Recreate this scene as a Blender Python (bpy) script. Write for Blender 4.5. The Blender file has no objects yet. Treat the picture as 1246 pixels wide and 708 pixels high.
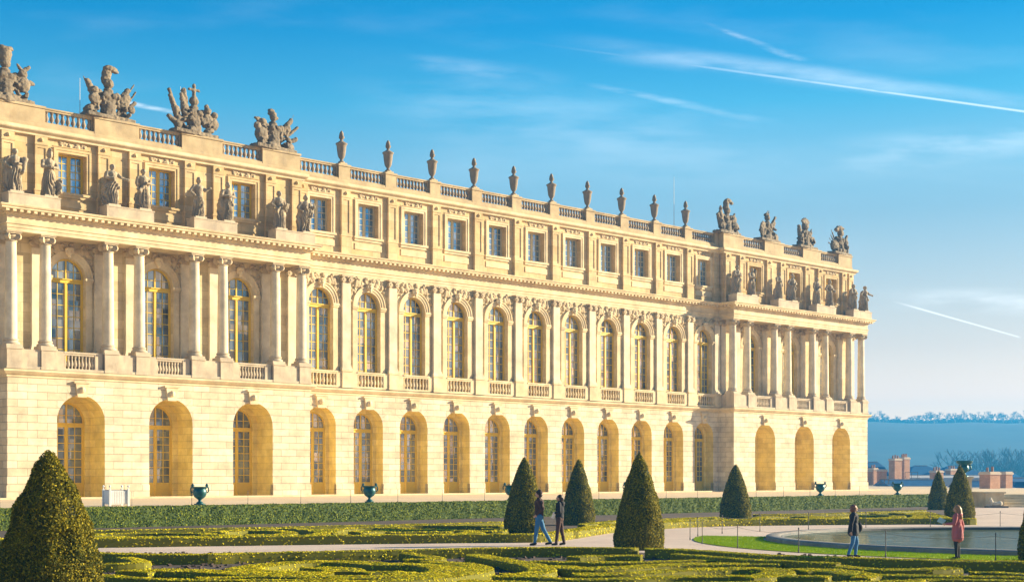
import bpy, bmesh, math, random
import numpy as np
from mathutils import Vector, Matrix, noise as mnoise
R = math.radians
PI = math.pi
random.seed(7)
rng = np.random.default_rng(11)
scene = bpy.context.scene
col = scene.collection

# ------------------------------------------------------------------ camera
FPX, CX, HOR = 1750.0, 623.0, 581.0       # focal length, centre column and horizon row of the photo
CAMZ = 2.2
cam = bpy.data.objects.new('camera', bpy.data.cameras.new('camera'))
col.objects.link(cam)
cam.location = (0, 0, CAMZ)
cam.rotation_euler = (R(90), 0, 0)
cam.data.sensor_width = 36.0
cam.data.lens = FPX / 1246 * 36
cam.data.shift_y = (HOR - 354) / 1246
cam.data.clip_start = 0.5
cam.data.clip_end = 9000
scene.camera = cam

# ------------------------------------------------------------------ light
SUN_EL = 15.5
SUN_AZ = math.degrees(math.atan2(0.95, 0.31))      # clockwise from +Y
sdir = Vector((math.sin(R(SUN_AZ)) * math.cos(R(SUN_EL)), math.cos(R(SUN_AZ)) * math.cos(R(SUN_EL)), math.sin(R(SUN_EL))))
sun = bpy.data.objects.new('sun', bpy.data.lights.new('sun', 'SUN'))
col.objects.link(sun)
sun.data.energy = 5.0
sun.data.angle = R(0.5)
sun.data.color = (1.0, 0.84, 0.555)
sun.rotation_euler = (-sdir).to_track_quat('-Z', 'Y').to_euler()
sun.location = (60, 20, 60)

world = bpy.data.worlds.new('World')
scene.world = world
world.use_nodes = True
wt = world.node_tree
wt.nodes.clear()
def wn(t, **kw):
    n = wt.nodes.new(t)
    for k, v in kw.items(): setattr(n, k, v)
    return n
def wmath(op, a, b=None, clamp=False):
    n = wn('ShaderNodeMath', operation=op, use_clamp=clamp)
    for i, v in enumerate((a, b)):
        if v is None: continue
        if isinstance(v, (int, float)): n.inputs[i].default_value = v
        else: wt.links.new(v, n.inputs[i])
    return n.outputs[0]
def wsmooth(v, a, b, lo=0.0, hi=1.0):
    n = wn('ShaderNodeMapRange', interpolation_type='SMOOTHSTEP')
    wt.links.new(v, n.inputs[0])
    for i, x in zip((1, 2, 3, 4), (a, b, lo, hi)): n.inputs[i].default_value = x
    return n.outputs[0]
sky = wn('ShaderNodeTexSky', sky_type='NISHITA')
sky.sun_disc = False
sky.sun_elevation = R(SUN_EL)
sky.sun_rotation = R(SUN_AZ)
sky.altitude = 100
sky.air_density = 1.0
sky.dust_density = 0.6
sky.ozone_density = 1.3
tc = wn('ShaderNodeTexCoord')
sep = wn('ShaderNodeSeparateXYZ'); wt.links.new(tc.outputs['Generated'], sep.inputs[0])
X, Y, Z = sep.outputs
Ys = wmath('MAXIMUM', Y, 0.02)
A = wmath('DIVIDE', X, Ys); B = wmath('DIVIDE', Z, Ys)
# grade: deep azure overhead, pale and warm towards the horizon
ramp = wn('ShaderNodeValToRGB')
wt.links.new(Z, ramp.inputs[0])
cr = ramp.color_ramp
GR = [(0.0, (1.475, 1.011, 0.663)), (0.018, (1.475, 1.011, 0.663)), (0.033, (1.475, 0.941, 0.644)), (0.055, (1.448, 0.851, 0.612)), (0.088, (1.069, 0.676, 0.529)), (0.178, (0.517, 0.597, 0.608)), (0.21, (0.489, 0.692, 0.718)), (0.25, (0.179, 0.643, 0.766)), (0.3, (0.019, 0.479, 0.738)), (0.45, (0.019, 0.402, 0.636)), (1.0, (0.028, 0.287, 0.486))]
cr.elements[0].position = 0.0; cr.elements[1].position = 1.0
for p_, c_ in GR[1:-1]: cr.elements.new(p_)
for e_, (p_, c_) in zip(cr.elements, GR): e_.color = tuple(x/1.4 for x in c_)+(1,)
mul = wn('ShaderNodeMix', data_type='RGBA', blend_type='MULTIPLY'); mul.inputs[0].default_value = 1.0
wt.links.new(sky.outputs[0], mul.inputs[6]); wt.links.new(ramp.outputs[0], mul.inputs[7])
gain = wn('ShaderNodeVectorMath', operation='SCALE'); wt.links.new(mul.outputs[2], gain.inputs[0])
wt.links.new(wsmooth(A, -0.05, 0.38, 1.4, 1.14), gain.inputs['Scale'])
skycol = gain.outputs[0]
comb = wn('ShaderNodeCombineXYZ')
wt.links.new(A, comb.inputs[0]); wt.links.new(B, comb.inputs[1])
def wnoise(scale, detail, sx, sy, rot=0.0, off=(0, 0, 0)):
    mp = wn('ShaderNodeMapping'); mp.inputs['Scale'].default_value = (sx, sy, 1); mp.inputs['Rotation'].default_value = (0, 0, rot)
    mp.inputs['Location'].default_value = off
    wt.links.new(comb.outputs[0], mp.inputs[0])
    n = wn('ShaderNodeTexNoise'); n.inputs['Scale'].default_value = scale; n.inputs['Detail'].default_value = detail
    wt.links.new(mp.outputs[0], n.inputs['Vector'])
    return n.outputs[0]
def streak(x0, y0, x1, y1, w0, w1, amt, nscale=60, soft=0.3, fade0=0.1, fade1=0.05, nlo=0.3, nhi=0.7):
    a0, b0, a1, b1 = (x0 - CX) / FPX, (HOR - y0) / FPX, (x1 - CX) / FPX, (HOR - y1) / FPX
    L = math.hypot(a1 - a0, b1 - b0); c, s = (a1 - a0) / L, (b1 - b0) / L
    da = wmath('SUBTRACT', A, a0); db = wmath('SUBTRACT', B, b0)
    al = wmath('DIVIDE', wmath('ADD', wmath('MULTIPLY', da, c), wmath('MULTIPLY', db, s)), L)
    ac = wmath('ABSOLUTE', wmath('SUBTRACT', wmath('MULTIPLY', db, c), wmath('MULTIPLY', da, s)))
    w = wmath('ADD', wmath('MULTIPLY', al, (w1 - w0) / FPX), w0 / FPX)
    w = wmath('MAXIMUM', w, 0.0003)
    f = wsmooth(wmath('DIVIDE', ac, w), 1.0, soft)
    ends = wmath('MULTIPLY', wsmooth(al, 0.0, fade0), wsmooth(al, 1.0 + fade1, 1.0 - fade1))
    nz = wsmooth(wnoise(nscale, 5, 1, 5, math.atan2(s, c) * -1), nlo, nhi)
    return wmath('MULTIPLY', wmath('MULTIPLY', wmath('MULTIPLY', f, ends), nz), amt)
clouds = streak(600, 46, 1290, 142, 3.2, 2.2, 0.36, 50, 0.0, 0.9, 0.02, 0.05, 0.5)
for st in (streak(640, 48, 1200, 120, 22, 15, 0.26, 14, 0.0, 0.5, 0.4, 0.2, 0.8),
           streak(850, 25, 985, 78, 3, 8, 0.13, 40, 0.0, 0.3, 0.4),
           streak(690, 98, 905, 142, 5, 9, 0.13, 30, 0.0, 0.4, 0.4),
           streak(1078, 364, 1240, 410, 1.8, 1.3, 0.5, 60, 0.1, 0.3, 0.02, 0.0, 0.2),
           streak(118, 118, 212, 137, 5, 4, 0.35, 30, 0.0, 0.4, 0.3),
           streak(470, 70, 650, 96, 14, 20, 0.10, 20, 0.0, 0.4, 0.4),
           streak(960, 200, 1330, 160, 40, 22, 0.18, 16, 0.0, 0.5, 0.4),
           streak(380, 100, 900, 190, 60, 80, 0.10, 12, 0.0, 0.4, 0.4),
           streak(1040, 362, 1400, 372, 18, 24, 0.35, 14, 0.0, 0.4, 0.4)):
    clouds = wmath('MAXIMUM', clouds, st)
cirrus = wmath('MULTIPLY', wsmooth(wnoise(5, 7, 1, 4.5, 0.2, (3.1, 1.7, 0)), 0.5, 0.85), 0.06)
clouds = wmath('ADD', clouds, cirrus, True)
front = wsmooth(Y, 0.05, 0.2)
clouds = wmath('MULTIPLY', clouds, front)
cm = wn('ShaderNodeMix', data_type='RGBA')
wt.links.new(clouds, cm.inputs[0]); wt.links.new(skycol, cm.inputs[6]); cm.inputs[7].default_value = (7.6, 7.4, 7.2, 1)
bg = wn('ShaderNodeBackground'); bg.inputs['Strength'].default_value = 0.09
wt.links.new(cm.outputs[2], bg.inputs[0])
wo = wn('ShaderNodeOutputWorld'); wt.links.new(bg.outputs[0], wo.inputs[0])

vs = scene.view_settings
vs.view_transform = 'Standard'; vs.look = 'None'; vs.exposure = 1.6; vs.gamma = 1.0; vs.use_curve_mapping = False
scene.cycles.max_bounces = 8
scene.cycles.diffuse_bounces = 4
scene.cycles.volume_bounces = 0

# ------------------------------------------------------------------ helpers
def G(px, py, z=0.0):
    "point of the level z that the photo shows at (px, py)"
    y = (CAMZ - z) * FPX / (py - HOR)
    return Vector(((px - CX) / FPX * y, y, z))

class MB:
    def __init__(s): s.v = []; s.f = []
    def face(s, pts):
        i = len(s.v); s.v += [tuple(p) for p in pts]; s.f.append(list(range(i, i + len(pts))))
    def box(s, x0, x1, y0, y1, z0, z1, m=None):
        i = len(s.v)
        P = [(x0,y0,z0),(x1,y0,z0),(x1,y1,z0),(x0,y1,z0),(x0,y0,z1),(x1,y0,z1),(x1,y1,z1),(x0,y1,z1)]
        if m is not None: P = [tuple(m @ Vector(p)) for p in P]
        s.v += P
        s.f += [[i+a for a in q] for q in ((3,2,1,0),(4,5,6,7),(0,1,5,4),(1,2,6,5),(2,3,7,6),(3,0,4,7))]
    def lathe(s, prof, c=(0,0,0), n=16, m=None, closed=False):
        i0 = len(s.v); k = len(prof)
        for j in range(n):
            a = 2*PI*j/n; ca, sa = math.cos(a), math.sin(a)
            for r, z in prof:
                p = (c[0]+r*ca, c[1]+r*sa, c[2]+z)
                if m is not None: p = tuple(m @ Vector(p))
                s.v.append(p)
        for j in range(n):
            a, b = i0+j*k, i0+((j+1)%n)*k
            for q in range(k-1):
                s.f.append([a+q, b+q, b+q+1, a+q+1])
        if not closed:
            s.f.append([i0+j*k for j in range(n)][::-1]); s.f.append([i0+j*k+k-1 for j in range(n)])
    def tube(s, p0, p1, r0, r1=None, n=6):
        r1 = r0 if r1 is None else r1
        p0, p1 = Vector(p0), Vector(p1); d = p1-p0
        if d.length < 1e-6: return
        q = d.to_track_quat('Z','Y').to_matrix()
        i = len(s.v)
        for p, r in ((p0, r0), (p1, r1)):
            for j in range(n):
                a = 2*PI*j/n
                s.v.append(tuple(p + q @ Vector((r*math.cos(a), r*math.sin(a), 0))))
        for j in range(n):
            k = (j+1)%n
            s.f.append([i+j, i+k, i+n+k, i+n+j])
        s.f.append([i+j for j in range(n)][::-1]); s.f.append([i+n+j for j in range(n)])
    def prism(s, poly, y0, y1):
        "polygon in x,z extruded in y"
        n = len(poly); i = len(s.v)
        s.v += [(x, y0, z) for x, z in poly] + [(x, y1, z) for x, z in poly]
        s.f.append([i+j for j in range(n)]); s.f.append([i+n+j for j in range(n)][::-1])
        for j in range(n):
            k = (j+1)%n
            s.f.append([i+k, i+j, i+n+j, i+n+k])
    def sweep(s, prof, path, closed_prof=False):
        "prof (out, z) along plan path (x, y); out = to the right-hand side facing the viewer (-y when going +x)"
        n = len(path); k = len(prof); i0 = len(s.v)
        for a in range(n):
            P = Vector(path[a])
            ds = []
            if a > 0: ds.append((Vector(path[a])-Vector(path[a-1])).normalized())
            if a < n-1: ds.append((Vector(path[a+1])-Vector(path[a])).normalized())
            ns = [Vector((d.y, -d.x)) for d in ds]
            if len(ns) == 2:
                m = ns[0]+ns[1]; m = m / max(1e-6, (1+ns[0].dot(ns[1])))
            else: m = ns[0]
            for o, z in prof:
                s.v.append((P.x+m.x*o, P.y+m.y*o, z))
        for a in range(n-1):
            for q in range(k-1 if not closed_prof else k):
                r = (q+1)%k
                s.f.append([i0+a*k+q, i0+(a+1)*k+q, i0+(a+1)*k+r, i0+a*k+r])
        if closed_prof:
            s.f.append([i0+q for q in range(k)]); s.f.append([i0+(n-1)*k+q for q in range(k)][::-1])
    def leaves(s, P, N, size, tilt=0.9):
        "many small quads"
        n = len(P)
        if n == 0: return
        r = rng.normal(size=(n,3)); d = N + tilt*r; d /= np.linalg.norm(d,axis=1)[:,None]
        t = np.cross(d, rng.normal(size=(n,3))); t /= np.linalg.norm(t,axis=1)[:,None]+1e-9
        b = np.cross(d, t)
        sz = size*rng.uniform(0.6,1.3,(n,1)); a = t*sz; b = b*sz*0.62
        Q = np.stack([P-a, P+b*0.9, P+a, P-b*0.9],1).reshape(-1,3)
        i = len(s.v); s.v += [tuple(q) for q in Q.tolist()]
        s.f += [[i+4*j, i+4*j+1, i+4*j+2, i+4*j+3] for j in range(n)]
    def build(s, name, mat, parent=None, smooth=False, loc=None):
        me = bpy.data.meshes.new(name)
        me.from_pydata(s.v, [], s.f)
        if mat is not None: me.materials.append(mat)
        if smooth:
            me.polygons.foreach_set('use_smooth', [True]*len(me.polygons))
        me.update()
        o = bpy.data.objects.new(name, me); col.objects.link(o)
        if parent is not None: o.parent = parent
        if loc is not None: o.location = loc
        return o
def fix_normals(o):
    bm = bmesh.new(); bm.from_mesh(o.data); bmesh.ops.recalc_face_normals(bm, faces=bm.faces); bm.to_mesh(o.data); bm.free()
def angle_smooth(o, ang=35):
    me = o.data
    me.polygons.foreach_set('use_smooth', [True]*len(me.polygons))
    try: me.set_sharp_from_angle(angle=R(ang))
    except Exception: pass
def tag(o, label=None, cat=None, group=None, kind=None):
    if label: o['label'] = label
    if cat: o['category'] = cat
    if group: o['group'] = group
    if kind: o['kind'] = kind
    return o
def empty(name, loc=(0,0,0), rz=0.0):
    o = bpy.data.objects.new(name, None); col.objects.link(o); o.location = loc; o.rotation_euler = (0,0,rz); o.empty_display_size = 0.3
    return o
def kids(o): return [c for c in bpy.data.objects if c.parent == o]
def copy_tree(o, parent=None):
    c = o.copy(); col.objects.link(c)
    if parent is not None:
        c.parent = parent
    for ch in kids(o): copy_tree(ch, c)
    return c
ORD = ['first','second','third','fourth','fifth','sixth','seventh','eighth','ninth','tenth','eleventh','twelfth','thirteenth','fourteenth','fifteenth','sixteenth','seventeenth','eighteenth','nineteenth','twentieth']

scratch = bpy.data.scenes.new('scratch')
scratch_ob = bpy.data.objects.new('scratch', bpy.data.meshes.new('scratch')); scratch.collection.objects.link(scratch_ob)
md = scratch_ob.modifiers.new('r', 'REMESH'); md.mode = 'VOXEL'
md = scratch_ob.modifiers.new('s', 'SMOOTH'); md.factor = 0.5; md.iterations = 1
def _sph(u=14, v=9):
    V = [(0,0,1)]+[(math.sin(PI*i/v)*math.cos(2*PI*j/u), math.sin(PI*i/v)*math.sin(2*PI*j/u), math.cos(PI*i/v)) for i in range(1,v) for j in range(u)]+[(0,0,-1)]
    F = [[0,1+j,1+(j+1)%u] for j in range(u)]
    for i in range(v-2): F += [[1+i*u+j, 1+(i+1)*u+j, 1+(i+1)*u+(j+1)%u, 1+i*u+(j+1)%u] for j in range(u)]
    k = len(V)-1; F += [[k, 1+(v-2)*u+(j+1)%u, 1+(v-2)*u+j] for j in range(u)]
    return np.array(V), F
SPH = _sph()
CUB = (np.array([(-1,-1,-1),(1,-1,-1),(1,1,-1),(-1,1,-1),(-1,-1,1),(1,-1,1),(1,1,1),(-1,1,1)],float), [[3,2,1,0],[4,5,6,7],[0,1,5,4],[1,2,6,5],[2,3,7,6],[3,0,4,7]])
def sculpt(els, voxel, noise_amt=0.0, noise_scale=6.0, fold=0.0, mat=None, name='statue', parent=None, smooth=True):
    """els: ('c', p0, p1, r0, r1) capsules, ('e', centre, (rx,ry,rz), euler) ellipsoids, ('b', centre, half, euler) boxes; fused into ONE skin"""
    VV, FF = [], []
    def put(V, F, m):
        k = sum(len(v) for v in VV); A4 = np.array(m)
        VV.append(V @ A4[:3,:3].T + A4[:3,3]); FF.extend([[a+k for a in f] for f in F])
    def rotm(eu): return (Matrix.Rotation(eu[2],4,'Z') @ Matrix.Rotation(eu[1],4,'Y') @ Matrix.Rotation(eu[0],4,'X'))
    def ell(c, rad, eu=(0,0,0)): put(SPH[0], SPH[1], Matrix.Translation(c) @ rotm(eu) @ Matrix.Diagonal((*rad,1)))
    for e in els:
        if e[0] == 'e': ell(Vector(e[1]), e[2], e[3] if len(e) > 3 else (0,0,0))
        elif e[0] == 'b': put(CUB[0], CUB[1], Matrix.Translation(Vector(e[1])) @ rotm(e[3] if len(e) > 3 else (0,0,0)) @ Matrix.Diagonal((*e[2],1)))
        else:
            p0, p1, r0, r1 = Vector(e[1]), Vector(e[2]), e[3], e[4]
            d = p1-p0; L = max(d.length, 1e-5); n_ = 14
            V = np.array([(r*math.cos(2*PI*q/n_), r*math.sin(2*PI*q/n_), z) for r, z in ((r0,-L/2),(r1,L/2)) for q in range(n_)])
            F = [[q,(q+1)%n_,n_+(q+1)%n_,n_+q] for q in range(n_)]+[list(range(n_))[::-1], list(range(n_,2*n_))]
            put(V, F, Matrix.Translation((p0+p1)/2) @ d.to_track_quat('Z','Y').to_matrix().to_4x4())
            ell(p0, (r0,)*3); ell(p1, (r1,)*3)
    me = scratch_ob.data; me.clear_geometry(); me.from_pydata(np.concatenate(VV).tolist(), [], FF); me.update()
    scratch_ob.modifiers['r'].voxel_size = voxel
    svl = scratch.view_layers[0]; svl.update(); dg = svl.depsgraph
    ev = scratch_ob.evaluated_get(dg); em = ev.to_mesh()
    co = np.empty(len(em.vertices)*3, np.float32); em.vertices.foreach_get('co', co)
    lv_ = np.empty(len(em.loops), np.int32); em.loops.foreach_get('vertex_index', lv_)
    res = bpy.data.meshes.new(name); res.from_pydata(co.reshape(-1,3).tolist(), [], lv_.reshape(-1,4).tolist()); ev.to_mesh_clear(); res.update()
    if noise_amt or fold:
        off = Vector((random.random()*50, random.random()*50, random.random()*50))
        nrm = np.empty(len(res.vertices)*3, np.float32); res.vertices.foreach_get('normal', nrm); nrm = nrm.reshape(-1,3)
        pts = np.empty(len(res.vertices)*3, np.float32); res.vertices.foreach_get('co', pts); pts = pts.reshape(-1,3)
        for q in range(len(pts)):
            p = Vector(pts[q].tolist()); d = 0
            if noise_amt: d += noise_amt*(mnoise.noise(p*noise_scale+off) + 0.5*mnoise.noise(p*noise_scale*2.3+off))
            if fold: d += fold*math.sin(14*math.atan2(p.y, p.x)+5*mnoise.noise(Vector((p.x*2,p.y*2,p.z*1.2))+off)*2.2)*max(0, min(1, (1.6-p.z)/0.5))
            pts[q] += nrm[q]*d
        res.vertices.foreach_set('co', pts.ravel()); res.update()
    res.name = name
    res.materials.clear()
    if mat is not None: res.materials.append(mat)
    res.polygons.foreach_set('use_smooth', [smooth]*len(res.polygons))
    ob = bpy.data.objects.new(name, res); col.objects.link(ob)
    if parent is not None: ob.parent = parent
    return ob

# ------------------------------------------------------------------ materials
def new_mat(name):
    m = bpy.data.materials.new(name); m.use_nodes = True
    nt = m.node_tree; b = nt.nodes['Principled BSDF']
    return m, nt, b
def add(nt, t, **kw):
    n = nt.nodes.new(t)
    for k, v in kw.items(): setattr(n, k, v)
    return n
def noise_col(nt, scale, c0, c1, detail=5, lo=0.3, hi=0.7, vec=None, rough=0.6, sc3=None):
    n = add(nt, 'ShaderNodeTexNoise'); n.inputs['Scale'].default_value = scale; n.inputs['Detail'].default_value = detail; n.inputs['Roughness'].default_value = rough
    if vec is None:
        t = add(nt, 'ShaderNodeTexCoord'); vec = t.outputs['Object']
    if sc3:
        mp = add(nt, 'ShaderNodeMapping'); mp.inputs['Scale'].default_value = sc3; nt.links.new(vec, mp.inputs[0]); vec = mp.outputs[0]
    nt.links.new(vec, n.inputs['Vector'])
    r = add(nt, 'ShaderNodeValToRGB'); r.color_ramp.elements[0].position = lo; r.color_ramp.elements[1].position = hi
    r.color_ramp.elements[0].color = (*c0, 1); r.color_ramp.elements[1].color = (*c1, 1)
    nt.links.new(n.outputs[0], r.inputs[0])
    return r.outputs[0], n.outputs[0]
def mixc(nt, blend, fac, a, b):
    m = add(nt, 'ShaderNodeMix', data_type='RGBA', blend_type=blend)
    for i, v in ((0, fac), (6, a), (7, b)):
        if isinstance(v, (int, float)): m.inputs[i].default_value = v
        elif isinstance(v, tuple): m.inputs[i].default_value = (*v, 1)
        else: nt.links.new(v, m.inputs[i])
    return m.outputs[2]
def bump(nt, b, h, strength=0.4, dist=0.02):
    n = add(nt, 'ShaderNodeBump'); n.inputs['Strength'].default_value = strength; n.inputs['Distance'].default_value = dist
    nt.links.new(h, n.inputs['Height']); nt.links.new(n.outputs[0], b.inputs['Normal'])
def simple(name, c0, c1=None, scale=8, rough=0.8, bmp=0.0, metal=0.0, dist=0.01, detail=5):
    m, nt, b = new_mat(name)
    c1 = c1 or tuple(x*0.8 for x in c0)
    c, h = noise_col(nt, scale, c0, c1, detail)
    nt.links.new(c, b.inputs['Base Color']); b.inputs['Roughness'].default_value = rough; b.inputs['Metallic'].default_value = metal
    if bmp: bump(nt, b, h, bmp, dist)
    return m
def stone_mat(name, ca, cb, joints=True, row=0.46, width=1.3, stain=0.5, zoff=0.0, groove=0.6, stain_col=(0.30,0.27,0.25), jc=0.62):
    m, nt, b = new_mat(name)
    t = add(nt, 'ShaderNodeTexCoord'); vec = t.outputs['Object']
    if joints:
        s = add(nt, 'ShaderNodeSeparateXYZ'); nt.links.new(vec, s.inputs[0])
        a = add(nt, 'ShaderNodeMath', operation='ADD'); nt.links.new(s.outputs[0], a.inputs[0]); nt.links.new(s.outputs[1], a.inputs[1])
        zz = add(nt, 'ShaderNodeMath', operation='ADD'); nt.links.new(s.outputs[2], zz.inputs[0]); zz.inputs[1].default_value = zoff
        cb_ = add(nt, 'ShaderNodeCombineXYZ'); nt.links.new(a.outputs[0], cb_.inputs[0]); nt.links.new(zz.outputs[0], cb_.inputs[1])
        br = add(nt, 'ShaderNodeTexBrick'); nt.links.new(cb_.outputs[0], br.inputs['Vector'])
        br.inputs['Scale'].default_value = 1.0; br.inputs['Brick Width'].default_value = width; br.inputs['Row Height'].default_value = row
        br.inputs['Mortar Size'].default_value = 0.014; br.inputs['Mortar Smooth'].default_value = 0.3
        br.inputs['Color1'].default_value = (*ca, 1); br.inputs['Color2'].default_value = (*cb, 1)
        br.inputs['Mortar'].default_value = tuple(x*jc for x in ca) + (1,)
        base = br.outputs[0]
    else:
        base, _ = noise_col(nt, 0.8, ca, cb, 4, vec=vec)
    n1, h1 = noise_col(nt, 0.9, (0.60,0.57,0.55), (1.12,1.11,1.08), 7, 0.28, 0.66, vec=vec, rough=0.65)
    c = mixc(nt, 'MULTIPLY', 0.8, base, n1)
    # rain streaks and grime, patchy and drawn out downwards
    sf, _ = noise_col(nt, 1.6, (0,0,0), (1,1,1), 7, 0.52, 0.78, vec=vec, rough=0.7, sc3=(1.0,1.0,0.22))
    sm = add(nt, 'ShaderNodeMath', operation='MULTIPLY'); nt.links.new(sf, sm.inputs[0]); sm.inputs[1].default_value = stain
    c = mixc(nt, 'MIX', sm.outputs[0], c, stain_col)
    nt.links.new(c, b.inputs['Base Color']); b.inputs['Roughness'].default_value = 0.9
    fine = add(nt, 'ShaderNodeTexNoise'); fine.inputs['Scale'].default_value = 22; fine.inputs['Detail'].default_value = 6; nt.links.new(vec, fine.inputs['Vector'])
    if joints:
        hm = add(nt, 'ShaderNodeMath', operation='MULTIPLY'); nt.links.new(br.outputs['Fac'], hm.inputs[0]); hm.inputs[1].default_value = -1.0
        ha = add(nt, 'ShaderNodeMath', operation='MULTIPLY_ADD'); nt.links.new(fine.outputs[0], ha.inputs[0]); ha.inputs[1].default_value = 0.35; nt.links.new(hm.outputs[0], ha.inputs[2])
        bump(nt, b, ha.outputs[0], groove, 0.03)
    else: bump(nt, b, fine.outputs[0], 0.35, 0.02)
    return m
M = {}
M['rust'] = stone_mat('rusticated_stone', (0.61,0.52,0.37), (0.76,0.67,0.51), row=0.46, width=1.25, stain=0.30, groove=0.9, stain_col=(0.42,0.33,0.20), jc=0.5)
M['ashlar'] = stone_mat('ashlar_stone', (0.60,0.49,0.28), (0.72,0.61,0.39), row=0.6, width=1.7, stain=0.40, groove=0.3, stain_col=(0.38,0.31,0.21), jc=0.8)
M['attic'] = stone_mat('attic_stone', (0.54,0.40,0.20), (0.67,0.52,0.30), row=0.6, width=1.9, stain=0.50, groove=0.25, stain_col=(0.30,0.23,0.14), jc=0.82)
M['trim'] = stone_mat('dressed_stone', (0.64,0.51,0.31), (0.76,0.64,0.43), joints=False, stain=0.38, stain_col=(0.40,0.31,0.18))
M['ledge'] = stone_mat('weathered_ledge_stone', (0.50,0.42,0.32), (0.58,0.49,0.36), joints=False, stain=0.75, stain_col=(0.22,0.18,0.16))
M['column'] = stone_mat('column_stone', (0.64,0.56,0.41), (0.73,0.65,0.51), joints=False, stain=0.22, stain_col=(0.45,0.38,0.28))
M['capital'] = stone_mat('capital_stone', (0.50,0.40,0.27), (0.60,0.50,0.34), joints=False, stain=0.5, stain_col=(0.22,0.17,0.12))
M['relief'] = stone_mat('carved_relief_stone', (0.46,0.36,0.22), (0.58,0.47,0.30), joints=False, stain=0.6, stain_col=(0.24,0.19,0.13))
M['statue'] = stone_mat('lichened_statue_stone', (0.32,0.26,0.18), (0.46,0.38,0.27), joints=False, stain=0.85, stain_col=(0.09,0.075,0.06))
M['trophy'] = stone_mat('backlit_trophy_stone', (0.15,0.12,0.085), (0.25,0.20,0.14), joints=False, stain=0.9, stain_col=(0.05,0.042,0.036))  # darker than the statues: backlit shade is painted into this stone
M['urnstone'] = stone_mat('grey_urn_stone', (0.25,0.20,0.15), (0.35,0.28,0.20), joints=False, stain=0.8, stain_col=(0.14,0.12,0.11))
M['parapet'] = stone_mat('parapet_stone', (0.44,0.34,0.20), (0.52,0.41,0.25), joints=False, stain=0.6, stain_col=(0.25,0.20,0.15))
M['roof_lead'] = simple('lead_roof', (0.25,0.27,0.30), (0.32,0.34,0.36), 1.5, 0.6)
M['yellow'] = simple('ochre_window_paint', (0.60,0.40,0.015), (0.68,0.47,0.02), 3, 0.55)
M['palepaint'] = simple('faded_window_paint', (0.50,0.44,0.28), (0.56,0.49,0.32), 3, 0.6)
def glass_mat(name, dark, pale, refl=0.35, cell=(0.45,0.62)):
    m, nt, b = new_mat(name)
    t = add(nt, 'ShaderNodeTexCoord'); mp = add(nt, 'ShaderNodeMapping'); mp.inputs['Scale'].default_value = (1/cell[0], 1/cell[0], 1/cell[1])
    nt.links.new(t.outputs['Object'], mp.inputs[0])
    fl = add(nt, 'ShaderNodeVectorMath', operation='FLOOR'); nt.links.new(mp.outputs[0], fl.inputs[0])
    wn_ = add(nt, 'ShaderNodeTexWhiteNoise'); nt.links.new(fl.outputs[0], wn_.inputs['Vector'])
    big, bh = noise_col(nt, 0.35, (0,0,0), (1,1,1), 3, 0.38, 0.62)
    ad = add(nt, 'ShaderNodeMath', operation='MULTIPLY_ADD'); nt.links.new(wn_.outputs['Value'], ad.inputs[0]); ad.inputs[1].default_value = 0.45
    sc_ = add(nt, 'ShaderNodeMath', operation='MULTIPLY'); nt.links.new(big, sc_.inputs[0]); sc_.inputs[1].default_value = 0.55; nt.links.new(sc_.outputs[0], ad.inputs[2])
    c = mixc(nt, 'MIX', ad.outputs[0], dark, pale)
    nt.links.new(c, b.inputs['Base Color']); b.inputs['Roughness'].default_value = 0.07; b.inputs['Metallic'].default_value = refl; b.inputs['IOR'].default_value = 1.8
    g = add(nt, 'ShaderNodeNewGeometry'); sub = add(nt, 'ShaderNodeVectorMath', operation='SUBTRACT'); nt.links.new(wn_.outputs['Color'], sub.inputs[0]); sub.inputs[1].default_value = (0.5,0.5,0.5)
    scl = add(nt, 'ShaderNodeVectorMath', operation='SCALE'); nt.links.new(sub.outputs[0], scl.inputs[0]); scl.inputs['Scale'].default_value = 0.10
    adn = add(nt, 'ShaderNodeVectorMath', operation='ADD'); nt.links.new(g.outputs['Normal'], adn.inputs[0]); nt.links.new(scl.outputs[0], adn.inputs[1])
    nrm = add(nt, 'ShaderNodeVectorMath', operation='NORMALIZE'); nt.links.new(adn.outputs[0], nrm.inputs[0])
    nt.links.new(nrm.outputs[0], b.inputs['Normal'])
    return m
M['glass'] = glass_mat('window_glass', (0.05,0.055,0.06), (0.38,0.42,0.44), 0.5)
M['glassblue'] = glass_mat('attic_window_glass', (0.12,0.20,0.32), (0.40,0.52,0.66), 0.6)
M['bouncereveal'] = stone_mat('bounce_tinted_reveal', (0.76,0.60,0.16), (0.84,0.69,0.24), row=0.46, width=1.25, stain=0.25, groove=0.4, stain_col=(0.55,0.40,0.26), jc=0.75)  # warm bounced light of the arch recesses painted into the stone colour
M['bronze'] = simple('green_bronze', (0.008,0.055,0.07), (0.02,0.13,0.14), 9, 0.4, 0.2, 0.35)
M['iron'] = simple('dark_iron', (0.08,0.075,0.07), (0.14,0.13,0.12), 10, 0.6)
M['iron_pale'] = simple('pale_painted_iron', (0.45,0.45,0.40), (0.55,0.55,0.5), 10, 0.5)
M['whitepaint'] = simple('white_box_paint', (0.68,0.68,0.66), (0.78,0.78,0.76), 5, 0.6)
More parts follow.
